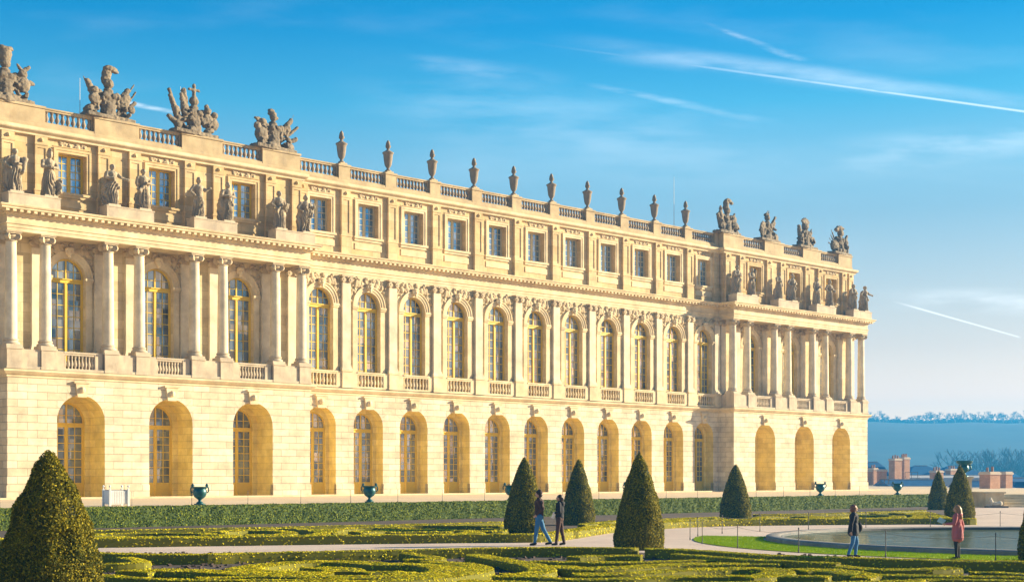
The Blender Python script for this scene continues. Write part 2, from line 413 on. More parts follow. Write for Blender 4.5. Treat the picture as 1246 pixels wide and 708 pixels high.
def gravel(name, ca, cb, cc):
    m, nt, b = new_mat(name)
    c1, h = noise_col(nt, 0.25, ca, cb, 6, 0.3, 0.7)
    c2, h2 = noise_col(nt, 30, (0.75,0.75,0.75), (1.15,1.15,1.15), 4, 0.3, 0.7)
    c = mixc(nt, 'MULTIPLY', 0.8, c1, c2)
    f, _ = noise_col(nt, 1.2, (0,0,0), (0.5,0.5,0.5), 6, 0.5, 0.75)
    c = mixc(nt, 'MIX', f, c, cc)
    nt.links.new(c, b.inputs['Base Color']); b.inputs['Roughness'].default_value = 0.95
    bump(nt, b, h2, 0.5, 0.02)
    return m
M['gravel'] = gravel('sandy_gravel', (0.58,0.43,0.35), (0.72,0.56,0.46), (0.46,0.35,0.29))
M['terrace'] = gravel('terrace_sand', (0.66,0.48,0.29), (0.76,0.58,0.38), (0.60,0.45,0.28))
M['lead_ground'] = gravel('pale_lead_roofing', (0.40,0.37,0.37), (0.50,0.46,0.45), (0.36,0.34,0.35))
def foliage(name, dark, light, tip, rim=0.25, scale=3.0):
    m, nt, b = new_mat(name)
    c, _ = noise_col(nt, scale, dark, light, 5, 0.32, 0.68)
    g = add(nt, 'ShaderNodeNewGeometry')
    rr = add(nt, 'ShaderNodeValToRGB'); nt.links.new(g.outputs['Random Per Island'], rr.inputs[0])
    rr.color_ramp.elements[0].position = 0.45; rr.color_ramp.elements[0].color = (0,0,0,1)
    rr.color_ramp.elements[1].position = 1.0; rr.color_ramp.elements[1].color = (1,1,1,1)
    c = mixc(nt, 'MIX', rr.outputs[0], c, tip)
    nt.links.new(c, b.inputs['Base Color']); b.inputs['Roughness'].default_value = 0.75
    b.inputs['Specular IOR Level'].default_value = 0.10
    tr = add(nt, 'ShaderNodeBsdfTranslucent'); nt.links.new(c, tr.inputs[0])
    mx = add(nt, 'ShaderNodeMixShader'); mx.inputs[0].default_value = rim
    nt.links.new(b.outputs[0], mx.inputs[1]); nt.links.new(tr.outputs[0], mx.inputs[2])
    nt.links.new(mx.outputs[0], nt.nodes['Material Output'].inputs[0])
    return m
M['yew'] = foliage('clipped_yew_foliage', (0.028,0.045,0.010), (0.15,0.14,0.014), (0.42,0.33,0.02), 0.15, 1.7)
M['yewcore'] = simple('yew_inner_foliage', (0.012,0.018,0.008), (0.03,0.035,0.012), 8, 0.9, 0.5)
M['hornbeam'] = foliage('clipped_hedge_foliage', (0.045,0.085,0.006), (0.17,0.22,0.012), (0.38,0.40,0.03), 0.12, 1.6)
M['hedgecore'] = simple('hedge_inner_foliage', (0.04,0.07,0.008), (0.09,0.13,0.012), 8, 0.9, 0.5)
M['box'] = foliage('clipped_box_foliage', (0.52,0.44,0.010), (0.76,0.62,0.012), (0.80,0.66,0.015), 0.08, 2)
M['boxcore'] = foliage('box_core_and_side_shade', (0.05,0.06,0.012), (0.16,0.15,0.015), (0.16,0.15,0.015), 0.0, 8)  # dark inner growth; its colour also carries the shade of the hedge sides
M['soil'] = gravel('dark_garden_soil', (0.045,0.028,0.022), (0.10,0.062,0.045), (0.20,0.13,0.09))
M['grass'] = foliage('bright_lawn_grass', (0.24,0.38,0.006), (0.40,0.54,0.010), (0.48,0.58,0.02), 0.2, 1.4)
def water_mat():
    m, nt, b = new_mat('basin_water')
    t = add(nt, 'ShaderNodeTexCoord'); n = add(nt, 'ShaderNodeTexNoise'); n.inputs['Scale'].default_value = 1.3; n.inputs['Detail'].default_value = 6
    nt.links.new(t.outputs['Object'], n.inputs['Vector'])
    c, _ = noise_col(nt, 0.35, (0.05,0.07,0.045), (0.13,0.14,0.09), 6, 0.35, 0.7)
    nt.links.new(c, b.inputs['Base Color']); b.inputs['Roughness'].default_value = 0.6; b.inputs['Specular IOR Level'].default_value = 0.0
    g = add(nt, 'ShaderNodeBsdfGlossy'); g.inputs['Roughness'].default_value = 0.07; g.inputs['Color'].default_value = (0.75,0.85,0.9,1)
    bp = add(nt, 'ShaderNodeBump'); bp.inputs['Strength'].default_value = 0.5; bp.inputs['Distance'].default_value = 0.05; nt.links.new(n.outputs[0], bp.inputs['Height'])
    nt.links.new(bp.outputs[0], g.inputs['Normal'])
    mx = add(nt, 'ShaderNodeMixShader'); mx.inputs[0].default_value = 0.27; nt.links.new(b.outputs[0], mx.inputs[1]); nt.links.new(g.outputs[0], mx.inputs[2])
    nt.links.new(mx.outputs[0], nt.nodes['Material Output'].inputs[0])
    return m
M['water'] = water_mat()
M['shadewall'] = simple('shaded_algae_basin_wall', (0.02,0.03,0.045), (0.06,0.07,0.08), 2, 0.5, 0.3)  # dark algae, with the blue shade of the inner wall put into the colour
M['coping'] = stone_mat('basin_coping_stone', (0.22,0.20,0.19), (0.36,0.33,0.30), joints=False, stain=0.9, stain_col=(0.07,0.07,0.09))

# ------------------------------------------------------------------ the palace
TERR = CAMZ - 1.285                        # level of the terrace at the foot of the facade
DX, DY = 0.7295, 0.6839                    # direction of the facade
AZ = math.atan2(DY, DX)
PORG = Vector((DX*124.7-120.9, DY*124.7, TERR))
def PW(u, y, z=0.0):
    return PORG + Vector((DX*u - DY*y, DY*u + DX*y, z))
palace = empty('palace', PORG, AZ)
tag(palace, 'long cream and ochre stone palace with arched windows, columned end pavilions and a balustraded roofline', 'palace')
RY = 1.77                                   # set-back of the middle range behind the pavilions
U0, U1, U2, U3 = 0.0, 21.75, 69.05, 91.0
PLAN = [(-9,RY),(U0,RY),(U0,0),(U1,0),(U1,RY),(U2,RY),(U2,0),(U3,0),(U3,16)]
def bay(k): return U1 + 2.15 + 4.3*k        # k = 0..10
PAVC = [4.7, 10.9, 17.1]
PCOL = [0.45, 2.6, 6.75, 8.9, 12.9, 15.05, 19.2, 21.35]
def pav_sets(off, right):
    sc = (U3-U2)/21.75 if right else 1.0
    return [off+c*sc for c in PAVC], [off+c*sc for c in PCOL]
NARC = 16
def wall_panel(mb, x0, x1, z0, z1, y, ops, depth, rv=None):
    rv = rv or mb
    """front face with openings (cx, r, zbottom, zspring, arched) and their reveals"""
    x = x0
    for cx, r, zb, zs, arched in sorted(ops):
        mb.face([(x,y,z0),(cx-r,y,z0),(cx-r,y,z1),(x,y,z1)])
        if zb > z0: mb.face([(cx-r,y,z0),(cx+r,y,z0),(cx+r,y,zb),(cx-r,y,zb)]); mb.face([(cx-r,y,zb),(cx+r,y,zb),(cx+r,y+depth,zb),(cx-r,y+depth,zb)])
        if arched:
            A_ = [(cx-r*math.cos(PI*i/NARC), zs+r*math.sin(PI*i/NARC)) for i in range(NARC+1)]
        else: A_ = [(cx-r,zs),(cx+r,zs)]
        for (xa,za),(xb,zb_) in zip(A_, A_[1:]):
            mb.face([(xa,y,za),(xb,y,zb_),(xb,y,z1),(xa,y,z1)])
            rv.face([(xa,y,za),(xb,y,zb_),(xb,y+depth,zb_),(xa,y+depth,za)])
        for s in (-1,1):
            rv.face([(cx+s*r,y,zb),(cx+s*r,y+depth,zb),(cx+s*r,y+depth,zs),(cx+s*r,y,zs)])
        x = cx+r
    mb.face([(x,y,z0),(x1,y,z0),(x1,y,z1),(x,y,z1)])
def arch_ring(mb, cx, zs, r, R_, y0, y1, zlow=None, n=20):
    P = [(-math.cos(PI*i/n), math.sin(PI*i/n)) for i in range(n+1)]
    for (ca,sa),(cb,sb) in zip(P,P[1:]):
        a,b_,c,d = (cx+r*ca,zs+r*sa),(cx+r*cb,zs+r*sb),(cx+R_*cb,zs+R_*sb),(cx+R_*ca,zs+R_*sa)
        mb.face([(a[0],y0,a[1]),(b_[0],y0,b_[1]),(c[0],y0,c[1]),(d[0],y0,d[1])])
        mb.face([(d[0],y0,d[1]),(c[0],y0,c[1]),(c[0],y1,c[1]),(d[0],y1,d[1])])
        mb.face([(a[0],y0,a[1]),(b_[0],y0,b_[1]),(b_[0],y1,b_[1]),(a[0],y1,a[1])])
    if zlow is not None:
        for s in (-1,1):
            xa, xb = sorted((cx+s*r, cx+s*R_)); mb.box(xa, xb, y0, y1, zlow, zs)

# --- ground floor
GF = MB(); RV = MB()
def ground_segment(x0, x1, y, centres, r, zs, rev, rdoor, zsd):
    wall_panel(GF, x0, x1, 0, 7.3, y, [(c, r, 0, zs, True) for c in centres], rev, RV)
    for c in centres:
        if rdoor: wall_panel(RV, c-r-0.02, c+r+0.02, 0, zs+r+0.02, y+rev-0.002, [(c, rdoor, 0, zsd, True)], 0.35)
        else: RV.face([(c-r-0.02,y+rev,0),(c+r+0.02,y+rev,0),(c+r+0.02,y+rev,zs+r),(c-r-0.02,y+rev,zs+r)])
lc, lcol = pav_sets(U0, False); rc, rcol = pav_sets(U2, True)
bays = [bay(k) for k in range(11)]
ground_segment(U0, U1, 0, lc, 1.57, 4.78, 1.9, 1.2, 4.80)
ground_segment(U1, U2, RY, bays, 1.35, 5.05, 0.85, 1.06, 4.98)
ground_segment(U2, U3, 0, rc, 1.57, 4.78, 2.0, 0, 0)
GF.face([(U0,0,0),(U0,RY,0),(U0,RY,7.3),(U0,0,7.3)]); GF.face([(-9,RY,0),(U0,RY,0),(U0,RY,7.3),(-9,RY,7.3)])
GF.face([(U1,0,0),(U1,RY,0),(U1,RY,7.3),(U1,0,7.3)]); GF.face([(U2,0,0),(U2,RY,0),(U2,RY,7.3),(U2,0,7.3)])
GF.face([(U3,0,0),(U3,16,0),(U3,16,7.3),(U3,0,7.3)])
gfw = GF.build('ground_floor_wall', M['rust'], palace); RV.build('arch_reveals', M['bouncereveal'], palace)
def plinth(x0, x1, y, centres, r):
    x = x0
    for c in list(centres)+[None]:
        xe = x1 if c is None else c-r
        p = MB(); p.box(x, xe, y-0.07, y+0.3, 0, 0.84); p.build('plinth', M['rust'], palace)
        if c is not None: x = c+r
plinth(U0-0.07, U1+0.07, 0, lc, 1.57); plinth(U1+0.08, U2-0.08, RY, bays, 1.35); plinth(U2-0.07, U3+0.07, 0, rc, 1.57)
for c, y, zt in [(c,0,6.35) for c in lc+rc] + [(c,RY,6.40) for c in bays]:
    k = MB(); k.prism([(c-0.30,zt-0.12),(c+0.30,zt-0.12),(c+0.42,zt+0.72),(c-0.42,zt+0.72)], y-0.15, y+0.3)
    k.prism([(c-0.54,zt+0.72),(c+0.54,zt+0.72),(c+0.54,zt+0.84),(c-0.54,zt+0.84)], y-0.20, y+0.3)
    k.lathe([(0.02,0),(0.16,0.06),(0.20,0.2),(0.14,0.36),(0.02,0.42)], (c,y-0.15,zt+0.12), 10)
    k.build('keystone', M['trim'], palace)
    # the wedge-shaped joints round the arch
    v = MB()
    rr = 1.57 if y == 0 else 1.35; zs_ = zt - rr
    for a in (28, 46, 64, 116, 134, 152):
        ca, sa = math.cos(R(a)), math.sin(R(a))
        p0 = Vector((c+rr*1.02*ca, 0, zs_+rr*1.02*sa)); p1 = Vector((c+(rr+0.55)*ca, 0, zs_+(rr+0.55)*sa)); t_ = Vector((-sa,0,ca))*0.012
        v.face([(p.x, y-0.004, p.z) for p in (p0-t_, p0+t_, p1+t_, p1-t_)])
    v.build('voussoir_joints', M['capital'], palace)
# --- floor band (string course) above it
SC = MB(); SC.sweep([(0.0,7.28),(0.06,7.3),(0.06,7.42),(0.16,7.46),(0.30,7.60),(0.33,7.62),(0.33,7.74),(0.0,7.78),(-0.3,7.78)], PLAN)
SC.box(U0,U1,0.2,RY+0.5,7.3,7.77); SC.box(U2,U3,0.2,RY+0.5,7.3,7.77)
SC.build('string_course', M['trim'], palace)
SL = MB(); SL.sweep([(0.05,7.79),(0.05,7.95),(-0.4,7.95)], PLAN); SL.build('balcony_kerb', M['ledge'], palace)

# --- first floor wall
FW = MB()
ZS, RW = 13.85, 1.06
wall_panel(FW, -9, U0, 7.7, 16.0, RY, [], 0.4)
wall_panel(FW, U0, U1, 7.7, 16.0, RY, [(c,1.15,7.78,ZS-0.05,True) for c in lc], 0.42)
wall_panel(FW, U1, U2, 7.7, 16.0, RY, [(c,RW,7.78,ZS,True) for c in bays], 0.42)
wall_panel(FW, U2, U3, 7.7, 16.0, RY, [(c,1.15,7.78,ZS-0.05,True) for c in rc], 0.42)
FW.face([(U3,RY,7.7),(U3,16,7.7),(U3,16,16.0),(U3,RY,16.0)])
FW.build('first_floor_wall', M['ashlar'], palace)
for c, r in [(c,1.15) for c in lc+rc]+[(c,RW) for c in bays]:
    a = MB(); zs = ZS if r == RW else ZS-0.05
    arch_ring(a, c, zs, r, r+0.16, RY-0.06, RY+0.02); arch_ring(a, c, zs, r+0.16, r+0.36, RY-0.10, RY+0.02); arch_ring(a, c, zs, r+0.36, r+0.44, RY-0.15, RY+0.02)
    for s in (-1,1):
        xa, xb = sorted((c+s*r, c+s*(r+0.42)))
        a.box(xa, xb, RY-0.09, RY+0.02, 7.79, zs-0.28)
        a.box(xa-0.04, xb+0.04, RY-0.16, RY+0.03, zs-0.28, zs-0.16); a.box(xa-0.07, xb+0.07, RY-0.21, RY+0.03, zs-0.155, zs-0.004)
    a.build('archivolt', M['trim'], palace)
IM = MB()                                   # impost band running between archivolts and pilasters
PIL = [U1+0.45] + [U1+4.3*k for k in range(1,11)] + [U2-0.45]
for c in bays:
    for xa, xb in ((c-1.78, c-1.58),(c+1.58, c+1.78)): IM.box(xa, xb, RY-0.07, RY, ZS-0.26, ZS-0.02)
IM.build('impost_band', M['trim'], palace)

# --- windows
def window(cx, r, z0, zs, y, arched=True, mat='yellow', glass='glass', rows=8, panel=0.0, transom=True, cols=2, name='window', rail=0.10):
    f = MB(); d0, d1 = y, y+0.12
    if arched:
        arch_ring(f, cx, zs, r-rail, r+0.02, d0, d1)
    else: f.box(cx-r, cx+r, d0, d1, zs-rail, zs)
    for s in (-1,1):
        xa, xb = sorted((cx+s*r, cx+s*(r-rail))); f.box(xa, xb, d0, d1, z0, zs if arched else zs-rail)
    tz = zs - 0.02 if arched else zs
    if transom:
        f.box(cx-r+rail, cx+r-rail, d0-0.06, d1, zs-0.36, zs-0.10); f.box(cx-r+rail-0.02, cx+r-rail+0.02, d0-0.12, d0-0.06, zs-0.16, zs-0.09)
        top = zs-0.36
    else: top = zs-rail
    f.box(cx-0.075, cx+0.075, d0-0.03, d1, z0+0.002, top)
    zb = z0+rail
    if panel:
        f.box(cx-r+rail, cx-0.075, d0+0.03, d1-0.02, z0, z0+panel); f.box(cx+0.075, cx+r-rail, d0+0.03, d1-0.02, z0, z0+panel)
        zb = z0+panel
    else: f.box(cx-r+rail, cx-0.075, d0+0.01, d1, z0, zb); f.box(cx+0.075, cx+r-rail, d0+0.01, d1, z0, zb)
    bw = 0.022
    for s in (-1,1):
        xa, xb = sorted((cx+s*0.075, cx+s*(r-rail)))
        # stile of each leaf
        f.box(xa, xa+0.045, d0+0.015, d1-0.02, zb, top); f.box(xb-0.045, xb, d0+0.015, d1-0.02, zb, top)
        for k in range(1, cols):
            x = xa+(xb-xa)*k/cols; f.box(x-bw, x+bw, d0+0.03, d1-0.03, zb, top)
        for k in range(1, rows):
            z = zb+(top-zb)*k/rows; f.box(xa+0.045, xb-0.045, d0+0.035, d1-0.035, z-bw, z+bw)
    if arched:
        f.box(cx-0.05, cx+0.05, d0, d1-0.01, zs-0.10, zs+r-rail)
        for s in (-1,1):
            x = cx+s*(r-rail)*0.5; h = math.sqrt(max(0,(r-rail)**2-(x-cx)**2))
            f.box(x-bw, x+bw, d0+0.03, d1-0.03, zs-0.10, zs+h)
        f.box(cx-(r-rail)*0.9, cx+(r-rail)*0.9, d0+0.035, d1-0.035, zs+0.36, zs+0.40)
    w = f.build(name, M[mat], palace)
    g = MB(); yy = y+0.06; i = 0
    poly = [(cx-r+0.03, z0+0.03), (cx+r-0.03, z0+0.03)]
    if arched: poly += [(cx+(r-0.03)*math.cos(PI*i/16), zs+(r-0.03)*math.sin(PI*i/16)) for i in range(17)]
    else: poly += [(cx+r-0.03, zs-0.03), (cx-r+0.03, zs-0.03)]
    g.face([(x, yy, z) for x, z in poly])
    g.build('pane', M[glass], w)
    return w
for c in lc: window(c, 1.2, 0.02, 4.80, 1.9+0.10, panel=0.95, rows=7, name='door', rail=0.13)
for c in bays: window(c, 1.06, 0.02, 4.98, RY+0.85+0.08, panel=0.95, rows=8, name='door', rail=0.11)
for c in lc+rc: window(c, 1.15, 7.8, ZS-0.05, RY+0.30, rows=8, rail=0.11)
for c in bays: window(c, RW, 7.8, ZS, RY+0.34, rows=9, rail=0.10)

# --- columns of the pavilions
def ionic_capital(c, hw=0.46, z0=0.0):
    "local: centre c (x,y), bottom z0, height .6"
    x, y = c; m = MB()
    m.lathe([(0.31,0),(0.36,0.02),(0.36,0.07),(0.30,0.10),(0.30,0.2),(0.40,0.32),(0.40,0.40)], (x,y,z0), 18)
    for sx in (-1,1):
        for sy in (-1,1):
            q = Vector((sx,sy,0)).normalized(); base = Vector((x+sx*0.31, y+sy*0.31, z0+0.30))
            ax = Vector((-q.y,q.x,0))
            m.tube(base-ax*0.10, base+ax*0.10, 0.19, 0.19, 12)
            m.tube(base-ax*0.13, base+ax*0.13, 0.07, 0.07, 8)
    m.box(x-hw, x+hw, y-hw, y+hw, z0+0.46, z0+0.54); m.box(x-hw-0.05, x+hw+0.05, y-hw-0.05, y+hw+0.05, z0+0.54, z0+0.6)
    return m
def column(u, y=0.50):
    s = MB(); prof = []
    for i in range(13):
        t = i/12; prof.append((0.365-0.055*t**1.8, 9.62+(15.37-9.62)*t))
    s.lathe(prof, (u,y,0), 28)
    o = s.build('column', M['column'], palace); angle_smooth(o)
    b = MB(); b.box(u-0.5,u+0.5,y-0.5,y+0.5,9.08,9.24)
    b.lathe([(0.49,9.24),(0.52,9.30),(0.49,9.37),(0.42,9.40),(0.40,9.46),(0.45,9.50),(0.44,9.55),(0.38,9.58),(0.37,9.62)], (u,y,0), 28)
    bo = b.build('base', M['ledge'], o); angle_smooth(bo)
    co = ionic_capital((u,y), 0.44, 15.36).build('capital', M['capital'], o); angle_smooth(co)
for u in lcol+rcol: column(u)
def pilaster(u, y, w=0.37, proj=0.24, z0=9.0, z1=15.36, base=True):
    m = MB(); m.box(u-w,u+w,y-proj,y,z0+0.42,z1)
    m.box(u-w-0.10,u+w+0.10,y-proj-0.10,y,z0+0.08,z0+0.22); m.box(u-w-0.05,u+w+0.05,y-proj-0.06,y,z0+0.22,z0+0.34); m.box(u-w-0.02,u+w+0.02,y-proj-0.03,y,z0+0.34,z0+0.42)
    o = m.build('pilaster', M['column'], palace)
    c = MB(); c.box(u-w+0.02,u+w-0.02,y-proj+0.02,y,z1,z1+0.34)
    for s in (-1,1):
        c.tube((u+s*(w-0.06),y-proj-0.12,z1+0.26),(u+s*(w-0.06),y,z1+0.26),0.19,0.19,12)
        c.tube((u+s*(w-0.06),y-proj-0.15,z1+0.26),(u+s*(w-0.06),y,z1+0.26),0.07,0.07,8)
    c.box(u-w-0.12,u+w+0.12,y-proj-0.14,y,z1+0.46,z1+0.60)
    c.lathe([(0.05,0),(0.13,0.06),(0.05,0.14)],(u,y-proj-0.1,z1+0.36),8)
    co = c.build('capital', M['capital'], o); angle_smooth(co)
for u in PIL: pilaster(u, RY)
for u in lcol+rcol: pilaster(u, RY, 0.35, 0.22)

# --- pedestals and balustrades of the first floor
BALP = [(0.075,0),(0.085,0.03),(0.05,0.06),(0.045,0.10),(0.085,0.22),(0.095,0.32),(0.06,0.50),(0.045,0.62),(0.065,0.66),(0.065,0.70),(0.05,0.72),(0.08,0.75),(0.08,0.80)]
def balustrade(x0, x1, y, z0, z1, th=0.26, n=None, mat='ledge', rail_h=0.22, base_h=0.14, prof=BALP, side=False, rmat=None):
    m = MB()
    def bx(a,b_,c,d,e,f_):
        if side: m.box(c,d,a,b_,e,f_)
        else: m.box(a,b_,c,d,e,f_)
    bx(x0,x1,y-th/2,y+th/2,z0,z0+base_h); bx(x0,x1,y-th/2-0.04,y+th/2+0.04,z1-rail_h*0.45,z1); bx(x0,x1,y-th/2+0.01,y+th/2-0.01,z1-rail_h,z1-rail_h*0.45)
    bx(x0,x0+0.05,y-th/2+0.02,y+th/2-0.02,z0+base_h-0.02,z1-rail_h+0.02); bx(x1-0.05,x1,y-th/2+0.02,y+th/2-0.02,z0+base_h-0.02,z1-rail_h+0.02)
    o = m.build('balustrade', M[rmat or mat], palace)
    b = MB(); h = z1-rail_h-z0-base_h; n = n or max(2, int(round((x1-x0)/0.34))); k = h/0.80
    for i in range(n):
        x = x0+(x1-x0)*(i+0.5)/n
        b.lathe([(r_*1.0, z*k) for r_, z in prof], ((y,x,z0+base_h) if side else (x,y,z0+base_h)), 8)
    bo = b.build('baluster_row', M[mat], o); angle_smooth(bo, 50)
    return o
def pedestal(x0, x1, y0, y1, z0, z1, mat='ledge'):
    m = MB(); m.box(x0,x1,y0,y1,z0,z1-0.12); m.box(x0-0.05,x1+0.05,y0-0.05,y1+0.05,z1-0.12,z1)
    m.box(x0-0.04,x1+0.04,y0-0.04,y1+0.04,z0,z0+0.14)
    return m.build('pedestal', M[mat], palace)
for off, cs, ce in ((U0, lcol, U1),(U2, rcol, U3)):
    for a in range(0,8,2):
        ca, cb_ = cs[a], cs[a+1]
        pedestal(ca-0.48, ca+0.48, -0.04, 0.98, 7.8, 9.08); pedestal(cb_-0.48, cb_+0.48, -0.04, 0.98, 7.8, 9.08)
        m = MB(); m.box(ca+0.5, cb_-0.5, 0.06, 0.6, 7.8, 8.98); m.build('pedestal_link', M['ledge'], palace)
        if a < 6:
            x0, x1 = cb_+0.55, cs[a+2]-0.55
            for xa, xb in ((x0, x0+0.5),(x1-0.5, x1)):
                m = MB(); m.box(xa, xb, 0.14, 0.44, 7.8, 9.0); m.build('end_block', M['ledge'], palace)
            balustrade(x0+0.5, x1-0.5, 0.29, 7.8, 9.0, 0.26, n=9)
    m = MB()
    m.box(off+0.02, off+0.32, 1.05, RY-0.3, 7.8, 8.98) ; m.build('side_parapet', M['ledge'], palace)
    m = MB(); m.box(ce-0.32, ce-0.02, 1.05, RY-0.3, 7.8, 8.98); m.build('side_parapet', M['ledge'], palace)
for u in PIL: pedestal(u-0.45, u+0.45, RY-0.34, RY, 7.8, 9.08, 'trim')
for c in bays:
    x0, x1 = c-1.72, c+1.72
    for xa, xb in ((x0-0.0, x0+0.5),(x1-0.5, x1+0.0)):
        m = MB(); m.box(xa, xb, RY-0.26, RY-0.0, 7.8, 9.0); m.build('end_block', M['trim'], palace)
    balustrade(x0+0.5, x1-0.5, RY-0.15, 7.8, 9.0, 0.22, n=8, mat='trim')

# --- entablature
E1 = MB(); E1.sweep([(0.0,15.97),(0.0,16.16),(0.04,16.18),(0.04,16.36),(0.10,16.39),(0.10,16.46),(0.02,16.47)], PLAN)
for a, b_ in ((U0,U1),(U2,U3)): E1.box(a+0.01,b_-0.01,0.01,RY+0.3,15.975,16.4)
E1.build('architrave', M['trim'], palace)
E2 = MB(); E2.sweep([(0.02,16.46),(0.02,16.93)], PLAN); E2.build('frieze', M['trim'], palace)
E3 = MB(); E3.sweep([(0.02,16.92),(0.10,16.95),(0.12,17.02),(0.12,17.10),(0.22,17.12),(0.24,17.16)], PLAN)
E3.sweep([(0.24,17.16),(0.24,17.20),(0.55,17.21),(0.55,17.30),(0.62,17.34),(0.66,17.42),(0.66,17.45),(0.0,17.56),(-1.9,17.58)], PLAN)
def modillions(x0, x1, y, zb=17.05, side=0):
    n = int(round((x1-x0)/0.43))
    for i in range(n):
        x = x0+(x1-x0)*(i+0.5)/n
        if side == 0: E3.box(x-0.10, x+0.10, y-0.50, y-0.10, zb, zb+0.155)
        else:
            xa, xb = sorted((y+side*0.10, y+side*0.50)); E3.box(xa, xb, x-0.10, x+0.10, zb, zb+0.155)
modillions(-9, U0-0.6, RY); modillions(U0-0.4, U1+0.4, 0); modillions(U1+0.6, U2-0.6, RY); modillions(U2-0.4, U3+0.4, 0)
modillions(0.1, RY-0.55, U0, side=-1); modillions(0.1, RY-0.55, U1, side=1); modillions(0.1, RY-0.55, U2, side=-1); modillions(0.2, 10, U3, side=1)
E3.build('cornice', M['trim'], palace)

# --- attic storey
AY, AP = RY+0.03, 1.2
ATT = [(-9,AY),(U0,AY),(U0,AP),(U1,AP),(U1,AY),(U2,AY),(U2,AP),(U3-0.95,AP),(U3-0.95,16)]
AW = MB()
Z0A, Z1A = 17.5, 22.2
WA = dict(zb=18.92, zs=21.33)
wall_panel(AW, -9, U0, Z0A, Z1A, AY, [], 0.4)
wall_panel(AW, U0, U1, Z0A, Z1A, AP, [(c,0.94,WA['zb'],WA['zs'],False) for c in lc], 0.62)
wall_panel(AW, U1, U2, Z0A, Z1A, AY, [(c,0.94,WA['zb'],WA['zs'],False) for c in bays], 0.62)
wall_panel(AW, U2, U3-0.95, Z0A, Z1A, AP, [(c,0.94,WA['zb'],WA['zs'],False) for c in rc], 0.62)
for u in (U0, U1, U2): AW.face([(u,AP,Z0A),(u,AY,Z0A),(u,AY,Z1A),(u,AP,Z1A)])
AW.face([(U3-0.95,AP,Z0A),(U3-0.95,16,Z0A),(U3-0.95,16,Z1A),(U3-0.95,AP,Z1A)])
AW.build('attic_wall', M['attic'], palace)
relief_src = {}
def make_relief(kind, w, h, seed):
    random.seed(seed); els = [('b',(0,.03,h/2),(w/2,.035,h/2+.02))]
    n = int(14*w*h)+14
    for i in range(n):
        x = random.uniform(-w/2, w/2); z = random.uniform(0, h)
        els.append(('e', (x, 0, z), (random.uniform(.05,.16), 0.07, random.uniform(.05,.13)), (0, random.uniform(0,PI), 0)))
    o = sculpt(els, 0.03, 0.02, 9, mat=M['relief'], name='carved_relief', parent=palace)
    return o
rel_panel = make_relief('panel', 1.7, 0.22, 3)
first_panel = [True]
def place_copy(src, flag, loc, rz=0.0, sx=1.0):
    o = src if flag[0] else src.copy()
    if not flag[0]: col.objects.link(o)
    flag[0] = False
    o.location = loc; o.rotation_euler = (0,0,rz); o.scale = (sx,1,1)
    return o
for c, y, mt in [(c,AP,'yellow') for c in lc+rc]+[(c,AY,'palepaint') for c in bays]:
    s = MB()
    x0, x1, zb, zs = c-0.94, c+0.94, WA['zb'], WA['zs']
    for p, w0, w1 in ((0.05,0.0,0.16),(0.09,0.16,0.30)):
        s.box(x0-w1, x0-w0, y-p, y, zb, zs+w1); s.box(x1+w0, x1+w1, y-p, y, zb, zs+w1); s.box(x0-w0, x1+w0, y-p, y, zs+w0, zs+w1)
    s.box(x0-0.40, x1+0.40, y-0.16, y+0.02, zb-0.16, zb-0.003); s.box(x0-0.34, x1+0.34, y-0.08, y, zb-0.34, zb-0.16)
    s.box(x0-0.3, x1+0.3, y-0.05, y, zb-0.95, zb-0.5)
    s.box(x0-0.32, x1+0.32, y-0.045, y, zs+0.36, zs+0.40); s.box(x0-0.32, x1+0.32, y-0.045, y, zs+0.72, zs+0.76)
    s.build('window_surround', M['trim'] if y == AY else M['attic'], palace)
    place_copy(rel_panel, first_panel, (c, y-0.01, zs+0.46))
    window(c, 0.94, zb, zs, y+0.46, arched=False, mat=mt, glass='glassblue', rows=5, transom=False, rail=0.09)
def attic_pilaster(u, y, w=0.40):
    m = MB(); p = 0.20
    m.box(u-w-0.06,u+w+0.06,y-p-0.06,y,17.5,18.75); m.box(u-w-0.10,u+w+0.10,y-p-0.10,y,18.75,18.86)
    m.box(u-w,u+w,y-p+0.05,y,18.86,21.55)
    for xa, xb in ((u-w,u-w+0.13),(u+w-0.13,u+w)): m.box(xa,xb,y-p,y-p+0.05,18.86,21.55)
    m.box(u-w+0.13,u+w-0.13,y-p,y-p+0.05,18.86,19.02); m.box(u-w+0.13,u+w-0.13,y-p,y-p+0.05,21.4,21.55)
    m.box(u-w-0.03,u+w+0.03,y-p-0.03,y,21.56,21.66); m.box(u-w,u+w,y-p,y,21.66,22.1)
    m.lathe([(0.02,0),(0.12,0.05),(0.14,0.14),(0.08,0.24),(0.02,0.28)],(u,y-p,21.74),8)
    return m.build('attic_pilaster', M['attic'], palace)
for k in range(1,11): attic_pilaster(U1+4.3*k, AY)
attic_pilaster(U1+0.55, AY); attic_pilaster(U2-0.55, AY)
for cs in (lcol, rcol):
    for i, u in enumerate(cs):
        if cs is rcol and i == 7: u = U3-0.95-0.46
        if i == 0: u = u+0.05
        attic_pilaster(u, AP)
AC = MB(); AC.sweep([(0.0,22.08),(0.22,22.10),(0.24,22.2),(0.30,22.24),(0.42,22.32),(0.46,22.38),(0.46,22.56),(0.20,22.62),(-0.9,22.64)], ATT)
AC.build('attic_cornice', M['trim'], palace)
RF = MB(); RF.box(-9,U3-1.5,AY+0.6,15.5,22.3,22.6); RF.build('roof', M['roof_lead'], palace)

